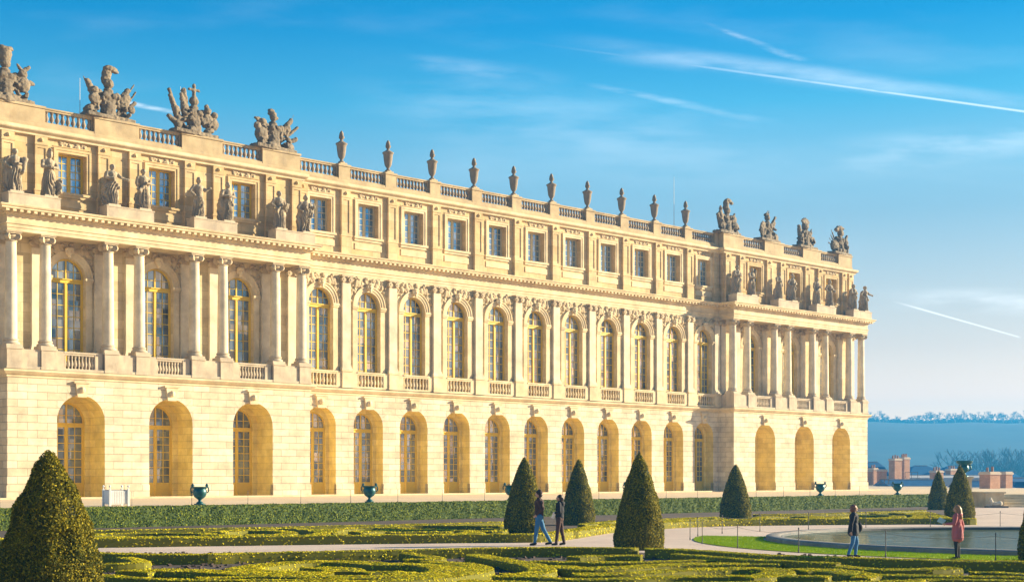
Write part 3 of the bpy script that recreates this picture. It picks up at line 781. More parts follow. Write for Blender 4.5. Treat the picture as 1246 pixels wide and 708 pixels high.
# --- parapet: base course, pedestals, balustrades
PB = MB(); PB.sweep([(0.03,22.62),(0.03,22.84),(-0.02,22.90),(-0.02,23.0),(-0.5,23.0)], ATT); PB.build('parapet_base', M['parapet'], palace)
ZP = 24.0
def parapet_pier(x0, x1, y):
    m = MB(); m.box(x0,x1,y,y+0.75,22.85,ZP-0.14); m.box(x0-0.06,x1+0.06,y-0.06,y+0.81,ZP-0.14,ZP)
    return m.build('parapet_pier', M['parapet'], palace)
PEDL = [(-0.3,2.9),(6.2,9.25),(12.4,15.45),(18.65,21.75)]
PEDR = [(U2, U2+3.0),(U2+6.3,U2+9.3),(U2+12.5,U2+15.5),(U3-0.95-2.4,U3-0.97)]
SPB = [(r_*1.55, z) for r_, z in BALP]
def par_bal(x0, x1, y, n=None):
    balustrade(x0, x1, y+0.30, 23.0, ZP-0.02, 0.30, n=n, mat='urnstone', rail_h=0.20, base_h=0.08, prof=SPB, rmat='parapet')
for P_ in (PEDL, PEDR):
    for x0, x1 in P_: parapet_pier(x0, x1, AP)
    for (a0,a1),(b0,b1) in zip(P_, P_[1:]): par_bal(a1+0.07, b0-0.07, AP, n=9)
for k in range(1,11): parapet_pier(U1+4.3*k-0.5, U1+4.3*k+0.5, AY)
parapet_pier(U2-0.5, U2-0.02, AY)
xs = [U1+0.07] + sum([[U1+4.3*k-0.56, U1+4.3*k+0.56] for k in range(1,11)], []) + [U2-0.57]
for i in range(0, len(xs), 2): par_bal(xs[i], xs[i+1], AY, n=10)
# spandrel carving over the first floor arches and the masks on their keystones
random.seed(21)
def spandrel(seed):
    random.seed(seed); els = []
    # drapery, shields and arms filling the triangle between arch and pilaster; x from 0 (crown) to 1.72 (pilaster)
    for i in range(46):
        x = random.uniform(0.15, 1.70); zlow = math.sqrt(max(0, 1.56**2-x**2)) if x < 1.5 else 0.15
        z = random.uniform(zlow+0.02, 2.02)
        if z > 2.0: continue
        els.append(('e', (x, 0, z), (random.uniform(.05,.15), random.uniform(.06,.14), random.uniform(.05,.16)), (0, random.uniform(0,PI), 0)))
    for q in range(4):
        x = random.uniform(0.6,1.4); z = random.uniform(1.5,1.85)
        els.append(('e', (x, -0.03, z), (0.20,0.12,0.26), (0, random.uniform(-.6,.6), 0)))
    return sculpt(els, 0.035, 0.02, 8, mat=M['relief'], name='carved_relief', parent=palace)
for sd, par in ((31,0),(32,1)):
    src = spandrel(sd); fl = [True]
    for i, c in enumerate(bays):
        for s in (1,-1):
            if (i+(s>0))%2 == par: place_copy(src, fl, (c, RY-0.02, ZS), 0, s)
    for i, c in enumerate(lc+rc):
        for s in (1,-1):
            if (i+(s>0))%2 == par: place_copy(src, fl, (c, RY-0.02, ZS-0.03), 0, s)
mask = sculpt([('e',(0,0,0.2),(.20,.16,.27)),('e',(0,-.12,.18),(.05,.08,.09)),('e',(-.08,-.12,.24),(.04,.04,.03)),('e',(.08,-.12,.24),(.04,.04,.03)),('e',(0,-.05,.42),(.27,.14,.12)),
               ('e',(-.22,0,.25),(.09,.1,.22)),('e',(.22,0,.25),(.09,.1,.22)),('e',(0,-.06,-.03),(.13,.1,.12))], 0.025, 0.01, 12, mat=M['trim'], name='keystone_mask', parent=palace)
fl = [True]
for c in bays: place_copy(mask, fl, (c, RY-0.2, ZS+RW+0.12))
for c in lc+rc: place_copy(mask, fl, (c, RY-0.2, ZS+1.15+0.10))
# statue plinths on the main cornice
def st_plinth(x0, x1, y0=-0.42, y1=0.55):
    m = MB(); m.box(x0,x1,y0,y1,17.45,18.12); m.box(x0-0.03,x1+0.03,y0-0.03,y1+0.03,18.12,18.2)
    return m.build('statue_plinth', M['ledge'], palace)
for cs in (lcol, rcol):
    for a in range(0,8,2): st_plinth(cs[a]-0.55, cs[a+1]+0.55)

# lightning rods standing behind the parapet
for i,(u,h,lab) in enumerate(((5.9,2.6,'thin lightning rod behind the parapet right of the leftmost trophy'),(U1+4.3*10-1.1,4.6,'tall thin lightning rod rising behind the balustrade near the right end of the urn row'),(-1.2,0.1,None),(13.1,3.4,'thin lightning rod beside the cross topped trophy on the left pavilion'))):
    if lab is None: continue
    m = MB(); m.tube((0,0,0),(0,0,h+1.4),0.03,0.012,6); m.tube((0,0,0),(0,0,0.3),0.06,0.05,6)
    o = m.build('lightning_rod', M['iron_pale']); o.location = PW(u, 2.6, 22.6); tag(o, lab, 'lightning rod', 'lightning rods on the palace roof')

# ------------------------------------------------------------------ ground of the place
def sheet(name, pts, z, mat, kind='structure'):
    m = MB(); m.face([(p[0], p[1], z) for p in pts]); o = m.build(name, mat); tag(o, kind=kind); return o
def FL(D, t):
    "point at facade coordinate t on the line parallel to the facade at distance D"
    k = D/82.68
    # plane at perpendicular distance D from the camera
    return Vector((DX*t - DY*(D/DY/1.0)*1.0*DY*1.0, DY*t + DX*D - DX*D, 0)) if False else Vector((DX*t - D*DY, DY*t + D*DX, 0))
# (t measured from the foot of the perpendicular of the camera on that line)
TEDGE = 59.0
ground = sheet('ground', [(-260,-60),(260,-60),(260,180),(-260,180)], 0.0, M['gravel'])
# the terrace: a raised sheet with a retaining face, its garden edge parallel to the facade
a0, a1 = FL(TEDGE, -120), FL(TEDGE, 101.0)
STY = 112.6
tm = MB()
far = [(64,230),(150,560),(40,900),(-700,900),(-700,-200)]
poly = [(a0.x,a0.y),(a1.x,a1.y),(a1.x+3,STY),(64,STY),(64,230),(150,560),(40,900),(-700,900),(-700,a0.y)]
tm.face([(x,y,TERR) for x,y in poly])
for (xa,ya),(xb,yb) in zip(poly, poly[1:]): tm.face([(xa,ya,TERR),(xb,yb,TERR),(xb,yb,-1 if yb<150 else -30),(xa,ya,-1 if ya<150 else -30)])
terrace = tm.build('terrace', M['terrace']); tag(terrace, kind='structure')
# threshold slab along the foot of the facade
th = MB(); th.sweep([(0.9,0.0),(0.9,0.10),(-0.02,0.10)], PLAN); tho = th.build('paved_kerb', M['trim']); tho.location = PORG; tho.rotation_euler = (0,0,AZ); tag(tho, kind='structure')

# steps at the right, from the garden level up to the terrace
st = empty('stone_steps', (48, 109, 0)); tag(st, 'broad pale stone steps climbing to the terrace at the right edge', 'steps')
for i in range(5):
    m = MB(); y = 107.4+i*1.05; h = TERR*(i+1)/5
    m.box(36.6-48, 16, y-109, y+ (1.05 if i < 4 else 1.6)-0.003-109, -0.2, h-0.003*(4-i)); m.build('step', M['trim'], st)
ck = MB(); ck.box(35.2,36.58,106.9,113.2,-0.2,TERR+0.12); ck.box(35.1,36.68,106.8,113.2,TERR+0.12,TERR+0.24)
for i in range(10):
    a = i/9*PI*1.5
cko = ck.build('stair_flank_wall', M['trim']); tag(cko, 'low pale stone flank wall at the left end of the broad steps', 'wall')
sc = sculpt([('e',(0,0,.28),(.75,.28,.26)),('e',(-.5,0,.5),(.25,.24,.35)),('e',(-.58,0,.86),(.17,.18,.2)),('e',(.6,0,.3),(.35,.3,.32)),('c',(-.6,-.18,.12),(-1.0,-.18,.1),.1,.08),('c',(-.6,.18,.12),(-1.0,.18,.1),.1,.08)], .04, .01, 8, mat=M['column'], name='stone_sphinx')
sc.location = (35.6,106.0,0.12); sc.rotation_euler = (0,0,R(10)); sc.scale = (.62,.62,.62); tag(sc, 'small pale stone sphinx lying at the foot of the broad steps', 'sculpture')
sb = MB(); sb.box(34.9,36.5,105.7,106.3,0,0.12); sbo = sb.build('sculpture_base', M['iron']); tag(sbo, 'dark flat slab under the pale sphinx by the steps', 'base')

# ------------------------------------------------------------------ clipped hedges
def resample(P, step):
    P = [Vector((p[0],p[1])) for p in P]; out = [P[0]]; 
    for a, b in zip(P, P[1:]):
        n = max(1, int(round((b-a).length/step)))
        for i in range(1, n+1): out.append(a+(b-a)*i/n)
    return out
def smooth_line(P, it=2):
    P = [Vector((p[0],p[1])) for p in P]
    for _ in range(it):
        Q = [P[0]]
        for a, b in zip(P, P[1:]): Q += [a*0.75+b*0.25, a*0.25+b*0.75]
        Q.append(P[-1]); P = Q
    return P
def hedge(name, P, w, h, zb, mat, core, label, cat, group=None, dens=120, leaf=0.035, wob=0.03, step=0.25, it=2, tilt=0.8):
    P = resample(smooth_line(P, it) if it else P, step); n = len(P)
    if n < 2: return None
    V = []
    N = []
    for i, p in enumerate(P):
        d = (P[min(i+1,n-1)]-P[max(i-1,0)]);
        if d.length < 1e-6: d = Vector((1,0))
        d.normalize(); nn = Vector((-d.y,d.x)); N.append(nn)
        e = 0.55 if i in (0,n-1) else 1.0
        ww = w/2*e
        for o, z in ((-ww,0),(-ww*1.02,h*0.5),(-ww*0.96,h*0.94),(-ww*0.8,h),(0,h*1.01),(ww*0.8,h),(ww*0.96,h*0.94),(ww*1.02,h*0.5),(ww,0)):
            q = Vector((p.x+nn.x*o, p.y+nn.y*o, zb+z)); k = mnoise.noise(q*2.2)*wob + mnoise.noise(q*6)*wob*0.5
            V.append((q.x+nn.x*k*(1 if o>0 else -1), q.y+nn.y*k*(1 if o>0 else -1), q.z+(k if z>0 else 0)))
    mb = MB(); mb.v = V
    for i in range(n-1):
        for q in range(8): a = i*9+q; mb.f.append([a,a+9,a+10,a+1])
    mb.f.append(list(range(9))); mb.f.append([ (n-1)*9+q for q in range(9)][::-1])
    o = mb.build(name, mat, None, smooth=True)
    # leaf layer, in the same mesh
    L = sum((b-a).length for a,b in zip(P,P[1:])); per = (2*h*(0.13 if tilt < .5 else 1.0)+w); cnt = int(L*per*dens)
    Va = np.array(V).reshape(n,9,3)
    si = rng.integers(0, n-1, cnt); t = rng.random((cnt,1)); 
    ks = 0.13 if tilt < .5 else 1.0; seg = np.array([h*.5*ks,h*.45*ks,w*.12,w*.4,w*.4,w*.12,h*.45*ks,h*.5*ks]); qi = rng.choice(8, cnt, p=seg/seg.sum()); s = rng.random((cnt,1))  # box sides get few leaves, so the dark core paints their shade
    A_ = Va[si,qi]*(1-t)+Va[si+1,qi]*t; B_ = Va[si,qi+1]*(1-t)+Va[si+1,qi+1]*t
    Pp = A_*(1-s)+B_*s
    e1 = Va[si+1,qi]-Va[si,qi]; e2 = Va[si,qi+1]-Va[si,qi]; nr = np.cross(e1,e2); nr /= np.linalg.norm(nr,axis=1)[:,None]+1e-9
    cen = Va[si].mean(axis=1); sg = np.sign(((Pp-cen)*nr).sum(1))[:,None]; nr = nr*sg
    lm = MB(); lm.leaves(Pp+nr*leaf*0.3, nr, leaf, tilt)
    me = o.data
    allv = V+lm.v; off = len(V); allf = [list(p.vertices) for p in me.polygons]+[[x+off for x in f] for f in lm.f]
    nm = bpy.data.meshes.new(name); nm.from_pydata(allv, [], allf); nm.materials.append(mat); nm.materials.append(core); nm.update()
    k0 = len(me.polygons)
    nm.polygons.foreach_set('material_index', [1]*k0+[0]*(len(nm.polygons)-k0))
    old = o.data; o.data = nm; bpy.data.meshes.remove(old); nm.name = name
    # origin at the first point of the run
    tag(o, label, cat, group)
    return o
HD = 58.1
h0, h1 = FL(HD, -90), FL(HD, 101.6)
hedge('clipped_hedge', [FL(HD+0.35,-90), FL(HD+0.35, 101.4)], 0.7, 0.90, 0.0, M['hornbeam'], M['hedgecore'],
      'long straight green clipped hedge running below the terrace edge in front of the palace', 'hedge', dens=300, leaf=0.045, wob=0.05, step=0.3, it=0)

# low box edgings of the parterre. Points are read off the photo at the height of the hedge tops.
BH = 0.28
def line(pts, z=BH): return [G(x,y,z).xy for x,y in pts]
BOX = dict(mat=M['box'], core=M['boxcore'])
front = [
 ([(20,668),(114,671.2),(172,673),(244,673),(305,671.2),(400,669.4),(500,667.2),(640,664.6),(724,664.8),(775,666)], .55, 'long straight box edging that borders the narrow path on the left of the near parterre'),
 ([(785,666.2),(808,666.4),(869,669.4),(940,674.6),(978,675.0),(1060,677.8),(1130,680.0),(1250,681.8),(1330,682.2)], .55, 'curved box edging along the lawn ring of the basin'),
 ([(150,672.8),(166,676),(177,679.4),(150,680.6),(96,681.5)], .5, 'box hedge bent into an arrowhead beside the big foreground yew'),
 ([(100,692),(150,696),(184,698.6),(244,700),(330,699.5),(400,699),(440,701.5)], .45, 'low box band crossing behind the foot of the big foreground yew'),
 ([(158,690),(184,687.6),(244,688.6),(305,692.2),(400,693.6)], 1.0, 'broad box scroll starting in a pale green lobe near the big yew'),
 ([(240,697.4),(293,695.6),(350,695.4),(410,695.6)], .5, 'short straight box band inside the left scroll'),
 ([(400,677.6),(353,679.2),(317,682.5),(293,685.6),(300,688.5),(340,690.6),(400,692.2)], .9, 'box scroll curling open to the right on the left of the near parterre'),
 ([(400,677.6),(443,679.2),(471,681.6),(515,681.2),(545,685.2),(546,690),(524,693.2),(452,696),(400,696.6)], 1.0, 'large oval box loop in the middle left of the near parterre'),
 ([(378,686.4),(398,685.4),(420,687),(416,690)], 1.1, 'solid box lobe inside the large oval loop'),
 ([(440,690.8),(470,689.6),(500,690.2),(478,693)], .6, 'short box comma inside the large oval loop'),
 ([(519,678.2),(550,679.6),(573,681.8),(587,686.6),(575,690.6),(548,694),(524,696.6),(464,700.2),(400,702),(300,703)], .75, 'long box sweep ending in a pointed tip left of centre'),
 ([(493,668.4),(524,672.6),(537,674.8),(515,676),(492,675.8)], .5, 'small box hook just below the path left of the walking couple'),
 ([(578,670.2),(611,675.6),(645,681),(660,685.6),(659,690),(640,693),(610,693.4)], .75, 'box scroll bending back on itself below the walking couple'),
 ([(695,672.8),(735,671),(782,671.2)], .6, 'short straight box band in front of the tall yew beside the couple'),
 ([(646,677.6),(736,679.4),(808,678),(881,675.8),(935,677.2)], .55, 'long thin box band below the feet of the couple'),
 ([(684,683.4),(700,686.6),(748,685.4),(808,682),(881,680.6),(950,681)], .95, 'broad box band with a blunt left end right of the centre'),
 ([(698,693),(748,692.4),(796,690),(840,687.6),(905,685.6),(944,687),(950,691),(930,695),(900,696.6)], .85, 'box band that swells and hooks back near the basin lawn'),
 ([(600,695.5),(640,695),(688,698.6),(760,698.6),(808,696),(869,695.4),(960,694.6),(1010,696)], .55, 'long low box ribbon crossing the lower middle of the parterre'),
 ([(560,700.5),(640,702.6),(700,704.5),(760,705.6),(796,704.4),(880,702.6),(940,702.2)], .7, 'box ribbon at the lower edge below the middle of the parterre'),
 ([(820,672.5),(860,675.2),(905,679),(962,681.2),(1020,684)], .4, 'thin box band just inside the curved edging by the lawn'),
 ([(966,688),(997,686.8),(1025,689.4),(1056,694.6)], 1.0, 'broad box petal below the feet of the visitor in jeans'),
 ([(990,680.4),(1030,684.6),(1066,687),(1120,687.4),(1162,685.4)], .7, 'box band with a tapering right end below the basin'),
 ([(1046,697),(1058,694.2),(1090,693.8),(1150,695),(1250,696.6),(1320,697)], .5, 'box band running off to the right edge below the visitor in pink'),
 ([(890,704.4),(983,703.6),(1050,702),(1108,700.4),(1110,706),(1111,712)], .5, 'box border turning a square corner at the lower right'),
 ([(1111,703),(1113,699),(1177,699.2),(1250,701),(1320,702)], .45, 'box border starting at the square corner and leaving at the right'),
 ([(90,704.4),(180,705),(237,705.2),(239,712)], .4, 'box band turning down at the bottom left'),
 ([(240,712),(250,708.5),(330,708),(430,707.6),(520,704),(600,701.5)], .7, 'box band along the bottom edge left of the middle'),
 ([(1180,690.4),(1215,690.6),(1262,694),(1300,694)], .5, 'short box spur at the right edge beside the cut off yew'),
 ([(440,712),(560,710),(650,712),(760,713)], .8, 'box ribbon partly cut by the lower frame in the middle'),
 ([(900,712),(980,710),(1060,711)], .8, 'box ribbon partly cut by the lower frame right of the middle'),
]
for pts, w, lab in front:
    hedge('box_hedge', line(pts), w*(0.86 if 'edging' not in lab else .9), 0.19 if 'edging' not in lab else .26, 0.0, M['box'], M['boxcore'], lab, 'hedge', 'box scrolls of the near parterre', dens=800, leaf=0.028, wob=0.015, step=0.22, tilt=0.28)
back_edge = [(-30,655.6),(112,655),(250,653.2),(400,651.4),(520,650.2),(612,649.3)]
ring = [(690,645.6),(720,641),(752,637.6),(790,635.6),(840,633),(914,631.6),(1000,630.8),(1090,630.4),(1152,630),(1184,631)]
hedge('box_hedge', line(back_edge), .6, BH, 0, M['box'], M['boxcore'], 'long straight box edging on the far side of the narrow path', 'hedge', 'box edgings of the far parterre', dens=420, leaf=0.04, tilt=0.35)
hedge('box_hedge', line([(604,649.4),(640,649.5),(668,648.6),(690,645.6)]), .6, BH, 0, M['box'], M['boxcore'], 'short box edging round the corner behind the man in the dark cap', 'hedge', 'box edgings of the far parterre', dens=420, leaf=0.04, tilt=0.35)
hedge('box_hedge', line(ring), .7, BH, 0, M['box'], M['boxcore'], 'long curved box edging on the far side of the ring path behind the basin', 'hedge', 'box edgings of the far parterre', dens=380, leaf=0.045, tilt=0.35)
back = [
 ([(95,643.4),(180,642.2),(300,640.2),(420,637.6),(520,635.6),(612,633)], .5, 'thin straight box line at the foot of the long hedge on the left'),
 ([(100,648.6),(140,647),(200,646.2),(262,646.8)], .6, 'box band beside the big foreground yew in the far parterre'),
 ([(100,651.6),(165,650.8),(230,650.4),(276,651.4),(284,649.4),(250,647.8)], .7, 'box hook left of the narrow path bend in the far parterre'),
 ([(262,645),(300,642.4),(340,643.4),(356,646),(338,648.6),(300,648.6)], .7, 'oval box loop at the left of the far parterre'),
 ([(318,641.2),(352,640.4),(388,643.2),(396,646.6),(376,649.4),(330,650.6)], .6, 'box scroll opening to the left in the far parterre'),
 ([(400,646.4),(398,643),(420,640.6),(470,639.6),(500,641)], .7, 'box crook below the second bronze vase'),
 ([(430,645),(470,643),(520,641.6),(560,642.6),(584,645),(560,647.6),(500,648.4),(440,648)], .8, 'long flat box oval left of the cone behind the couple'),
 ([(470,638.2),(520,637),(570,637.6),(612,637.8)], .6, 'short box band at the back of the far parterre near the dark cone'),
 ([(590,640.6),(612,641.4),(606,644.6),(590,644)], .6, 'small box comma beside the dark cone behind the man'),
 ([(470,645.4),(520,644.6),(550,645)], .6, 'short box dash inside the long flat oval'),
 ([(708,636),(736,633),(760,631.4),(840,628.6),(872,627.4)], .6, 'box line climbing behind the tall yew right of the couple'),
 ([(724,640),(744,637),(735,635)], .6, 'small box hook just behind the path right of the woman in black'),
 ([(806,632.6),(830,629.8),(862,628.2),(880,629),(872,630.6)], .6, 'box scroll left of the middle cone at the ring path'),
 ([(918,624.6),(990,623.6),(1060,621.6),(1125,619.4)], .6, 'thin straight box line at the foot of the hedge on the right'),
 ([(916,628.4),(950,626.2),(985,626.4),(1000,628),(975,629.4)], .8, 'oval box loop right of the middle cone'),
 ([(1010,629.2),(1018,626.6),(1050,625),(1085,625.4),(1098,626.8),(1080,628.6),(1040,629)], .8, 'large oval box loop behind the visitor in jeans'),
 ([(1060,623),(1090,622.4),(1110,623.6),(1106,625)], .6, 'small box curl near the right end of the hedge'),
 ([(1112,629),(1122,627),(1112,623.4),(1124,621.2),(1134,624.4),(1150,628.6)], .9, 'bright angular box band at the right end of the far parterre'),
 ([(930,631),(915,629.8),(935,627.4)], .5, 'small box nib right at the middle cone'),
]
for pts, w, lab in back:
    hedge('box_hedge', line(pts), w*0.9, 0.22, 0.0, M['box'], M['boxcore'], lab, 'hedge', 'box scrolls of the far parterre', dens=260, leaf=0.045, wob=0.02, step=0.35, tilt=0.35)
# beds
def bed(pts, z, extra):
    P = smooth_line(line(pts, 0.0), 2)
    return sheet('soil', [(p.x,p.y) for p in P]+extra, z, M['soil'])
fe = [(20,675),(114,678.5),(244,680.5),(400,676.5),(500,673.5),(640,670.5),(775,671.5),(869,675.5),(940,682),(978,684),(1060,688.5),(1130,691),(1250,692.4),(1330,693)]
Pf = smooth_line(line(fe, 0), 2); sheet('soil', [(p.x,p.y) for p in Pf]+[(30,20),(-25,20),(-25,38)], 0.006, M['soil'])
Pb1 = smooth_line(line([(-30,664),(112,663.4),(250,661),(400,658.6),(520,657.2),(612,656)],0),2)
Pb2 = [(p.x,p.y) for p in Pb1] + [tuple(p) for p in smooth_line(line([(640,655.6),(690,650.2),(720,645.4),(752,642),(790,639.8),(840,637.2),(914,635.6),(1000,634.8),(1090,634.4),(1152,634)],0),2)]
e1, e0 = FL(HD,100.5), FL(HD,-60)
sheet('soil', Pb2+[(e1.x,e1.y),(e0.x,e0.y)], 0.006, M['soil'])
# loose clods and litter on the near bed
cl = MB()
for i in range(2600):
    x = random.uniform(-13,14); y = random.uniform(29.5,42.0)
    q = Vector((x,y,0)); 
    if (q-Vector((19.7,49.5,0))).length < 14.3: continue
    s = random.uniform(.02,.055); m4 = Matrix.Translation((x,y,0.01)) @ Matrix.Rotation(random.uniform(0,6),4,'Z') @ Matrix.Rotation(random.uniform(-.6,.6),4,'X')
    cl.box(-s,s,-s*.8,s*.8,-s*.4,s*random.uniform(.4,1.1),m4)
clo = cl.build('soil_clods', M['soil']); tag(clo, 'dark earth clods and pruned litter scattered between the near box scrolls', 'soil clods', kind='stuff')

# ------------------------------------------------------------------ basin, lawn ring
BC = Vector((19.7,49.5,0)); BR = 10.8
def disc(name, r0, r1, z, mat, a0=0, a1=360, n=96, kind='structure'):
    m = MB()
    for i in range(n):
        a, b = R(a0+(a1-a0)*i/n), R(a0+(a1-a0)*(i+1)/n)
        P = [(r1*math.cos(a), r1*math.sin(a), z),(r1*math.cos(b), r1*math.sin(b), z)]
        if r0 > 0: P += [(r0*math.cos(b), r0*math.sin(b), z),(r0*math.cos(a), r0*math.sin(a), z)]
        else: P += [(0,0,z)]
        m.face(P)
    o = m.build(name, mat); o.location = BC; tag(o, kind=kind); return o
GR0, GR1, GA0, GA1 = BR+0.1, 13.35, 160, 330
disc('lawn', GR0, GR1, 0.02, M['grass'], GA0, GA1)
gp = MB(); cnt = 26000
aa = np.radians(rng.uniform(GA0,GA1,cnt)); rr_ = np.sqrt(rng.uniform(GR0**2,GR1**2,cnt))
for a, r_ in zip(aa, rr_):
    x, y = r_*math.cos(a), r_*math.sin(a); h = rng.uniform(.02,.05); w = .008; dx, dy = rng.uniform(-.02,.02,2)
    gp.v += [(x-w,y,0.02),(x+w,y,0.02),(x+dx,y+dy,0.02+h)]; i = len(gp.v)-3; gp.f.append([i,i+1,i+2])
go = gp.build('grass_blades', M['grass']); go.location = BC; tag(go, 'bright green mown grass in a ring round the basin', 'grass', kind='stuff')
w_ = disc('water', 0, BR-0.5, 0.05, M['water'])
pool = MB(); pool.lathe([(BR-0.55,0.0),(BR-0.55,0.11),(BR-0.50,0.15),(BR-0.42,0.17),(BR-0.08,0.17),(BR,0.13),(BR,0.0)], (0,0,0), 120, closed=True)
po = pool.build('basin_coping', M['coping']); po.location = BC; angle_smooth(po, 50); tag(po, 'round grey stone coping of the garden basin', 'basin')
wl = MB(); wl.lathe([(BR-0.56,0.02),(BR-0.56,0.13)], (0,0,0), 120, closed=True); wl.build('basin_wall', M['shadewall'], po)
# thin stakes with a cord round the lawn
SR = GR1+0.12
corda = []
for k, a in enumerate(range(70, 330, 13)):
    m = MB(); m.lathe([(0.022,0),(0.022,0.08),(0.014,0.10),(0.012,0.68),(0.022,0.70),(0.018,0.74),(0.0,0.75)], (0,0,0), 8)
    o = m.build('lawn_stake', M['iron_pale'] if 255 < a else M['iron']); x, y = BC.x+SR*math.cos(R(a)), BC.y+SR*math.sin(R(a)); o.location = (x,y,0)
    nth = ORD[k] if k < 20 else 'last'
    tag(o, f'{nth} thin stake round the basin lawn, counted anticlockwise from behind the water', 'stake', 'thin stakes round the basin lawn'); corda.append(Vector((x,y,0.66)))
cd = MB()
for a, b in zip(corda, corda[1:]):
    pv = a
    for i in range(1,7):
        t = i/6; p = a.lerp(b,t); p.z -= 0.10*4*t*(1-t); cd.tube(pv,p,0.004,0.004,4); pv = p
cdo = cd.build('cord', M['iron']); tag(cdo, 'thin slack cord strung between the stakes round the basin', 'cord')

# stakes along the terrace edge
kk = -1
for k in range(44):
    t = -42.0+3.12*k+(-0.4); p = FL(60.2, t)
    px = CX+FPX*p.x/p.y if p.y > 1 else -99
    if px < -2 or px > 1130: continue
    kk += 1
    m = MB(); m.lathe([(0.025,0),(0.025,0.05),(0.012,0.07),(0.012,0.62),(0.02,0.64),(0.0,0.67)], (0,0,0), 6)
    o = m.build('edge_stake', M['iron']); o.location = (p.x,p.y,TERR)
    tag(o, f'{ORD[kk]} thin iron stake from the left behind the long hedge' if kk < 20 else f'twenty-{ORD[kk-20]} thin iron stake from the left behind the long hedge', 'stake', 'thin stakes along the terrace edge')

# bronze vases on the terrace edge
def bronze_vase(p, label, s=1.0, handles=True):
    e = empty('bronze_vase', p); tag(e, label, 'vase', 'bronze vases along the terrace edge'); e.scale = (s,s,s)
    m = MB(); m.lathe([(0.0,.09),(.19,.09),(.17,.15),(.09,.20),(.07,.26),(.10,.30),(.16,.34),(.27,.42),(.34,.55),(.36,.70),(.33,.80),(.31,.84),(.38,.88),(.42,.92),(.42,.95),(.34,.95),(.30,.90),(.0,.86)],(0,0,0),24,closed=True)
    o = m.build('bowl', M['bronze'], e); angle_smooth(o, 50)
    m = MB(); m.box(-.24,.24,-.24,.24,0,.09); m.build('foot', M['bronze'], e)
    for s_ in (-1,1):
        m = MB(); pv = None
        for i in range(8):
            a = -1.2+i*0.42; q = Vector((s_*(.34+.12*math.cos(a)),0,.80+.17*math.sin(a)))
            if pv: m.tube(pv,q,.035,.035,6)
            pv = q
        m.lathe([(0,0),(.07,.03),(.08,.1),(.04,.17),(0,.19)],(s_*.36,0,.93),8)
        m.build('handle', M['bronze'], e)
    return e
t0 = 3.094e5*(59.9/82.68)/(2490-243)   # along the facade direction, first visible vase
labs = ['green bronze vase with handles nearest the left end of the terrace edge','dark green bronze vase on the terrace edge left of the walking couple','green bronze vase peeping out left of the dark cone behind the couple','green bronze vase hidden behind the tall yew right of the couple','green bronze vase hidden behind the middle cone','dark bronze vase on the terrace edge below the right pavilion','dark bronze vase near the right end of the long hedge, beyond the palace corner']
K_ = 3.094e5*(59.9/82.68)
tperp = K_/1867.0*1.0
for i in range(7):
    t = t0 + 10.1*i
    # t counts along the line from where it crosses the camera's left; convert to foot-of-perpendicular coordinate
    Yv = DY*t; Xv = DX*t - 59.9/DY
    bronze_vase((Xv,Yv,TERR-0.02), labs[i], 0.93)
# white square planter tub
pt = empty('planter_box', (0,0,0)); q = 3.094e5*(60.3/82.68)/(2490-141)
pt.location = (DX*q-60.3/DY, DY*q, TERR); pt.rotation_euler = (0,0,AZ-R(8)); tag(pt, 'white slatted square planter box with ball finials behind the hedge', 'planter')
m = MB(); m.box(-.42,.42,-.42,.42,.08,.72)
for i in range(8):
    x = -.385+i*.11; m.box(x-.045,x+.045,-.435,-.42,.12,.68); m.box(-.435,-.42,x-.045,x+.045,.12,.68)
m.build('box', M['whitepaint'], pt)
for sx in (-1,1):
    for sy in (-1,1):
        m = MB(); m.box(sx*.43-.045,sx*.43+.045,sy*.43-.045,sy*.43+.045,0,.78); m.lathe([(.02,.78),(.02,.84),(.05,.88),(.05,.92),(.0,.97)],(sx*.43,sy*.43,0),8); m.build('corner_post', M['whitepaint'], pt)
m = MB(); m.box(-.37,.37,-.37,.37,.70,.74); m.build('soil_fill', M['soil'], pt)

# large bronze vase on its pedestal by the steps
ped = MB(); ped.box(-.55,.55,-.55,.55,0,.2); ped.box(-.45,.45,-.45,.45,.2,1.2); ped.box(-.56,.56,-.56,.56,1.2,1.38)
po_ = ped.build('stone_pedestal', M['trim']); VX, VY = (1173.5-CX)/FPX*113.6, 113.6; po_.location = (VX,VY,TERR); tag(po_, 'pale square stone pedestal under the large bronze vase by the steps', 'pedestal')
lv = MB(); lv.lathe([(.0,0),(.30,0),(.28,.08),(.13,.16),(.10,.26),(.16,.32),(.30,.44),(.36,.62),(.32,.80),(.28,.88),(.50,.98),(.62,1.10),(.64,1.22),(.58,1.26),(.50,1.18),(0,1.1)],(0,0,0),28,closed=True)
lo = lv.build('large_bronze_vase', M['bronze']); lo.location = (VX,VY,TERR+1.38); angle_smooth(lo,50); tag(lo, 'large green bronze vase with wide flared rim standing on a pedestal above the cones', 'vase')
lh = sculpt([('c',(.30,0,.45),(.55,0,.6),.06,.05),('c',(.55,0,.6),(.45,0,.9),.05,.06),('e',(.42,0,.95),(.12,.1,.14)),('c',(-.30,0,.45),(-.5,0,.65),.06,.05),('c',(-.5,0,.65),(-.4,0,.9),.05,.06)],.03,mat=M['bronze'],name='handle',parent=lo)

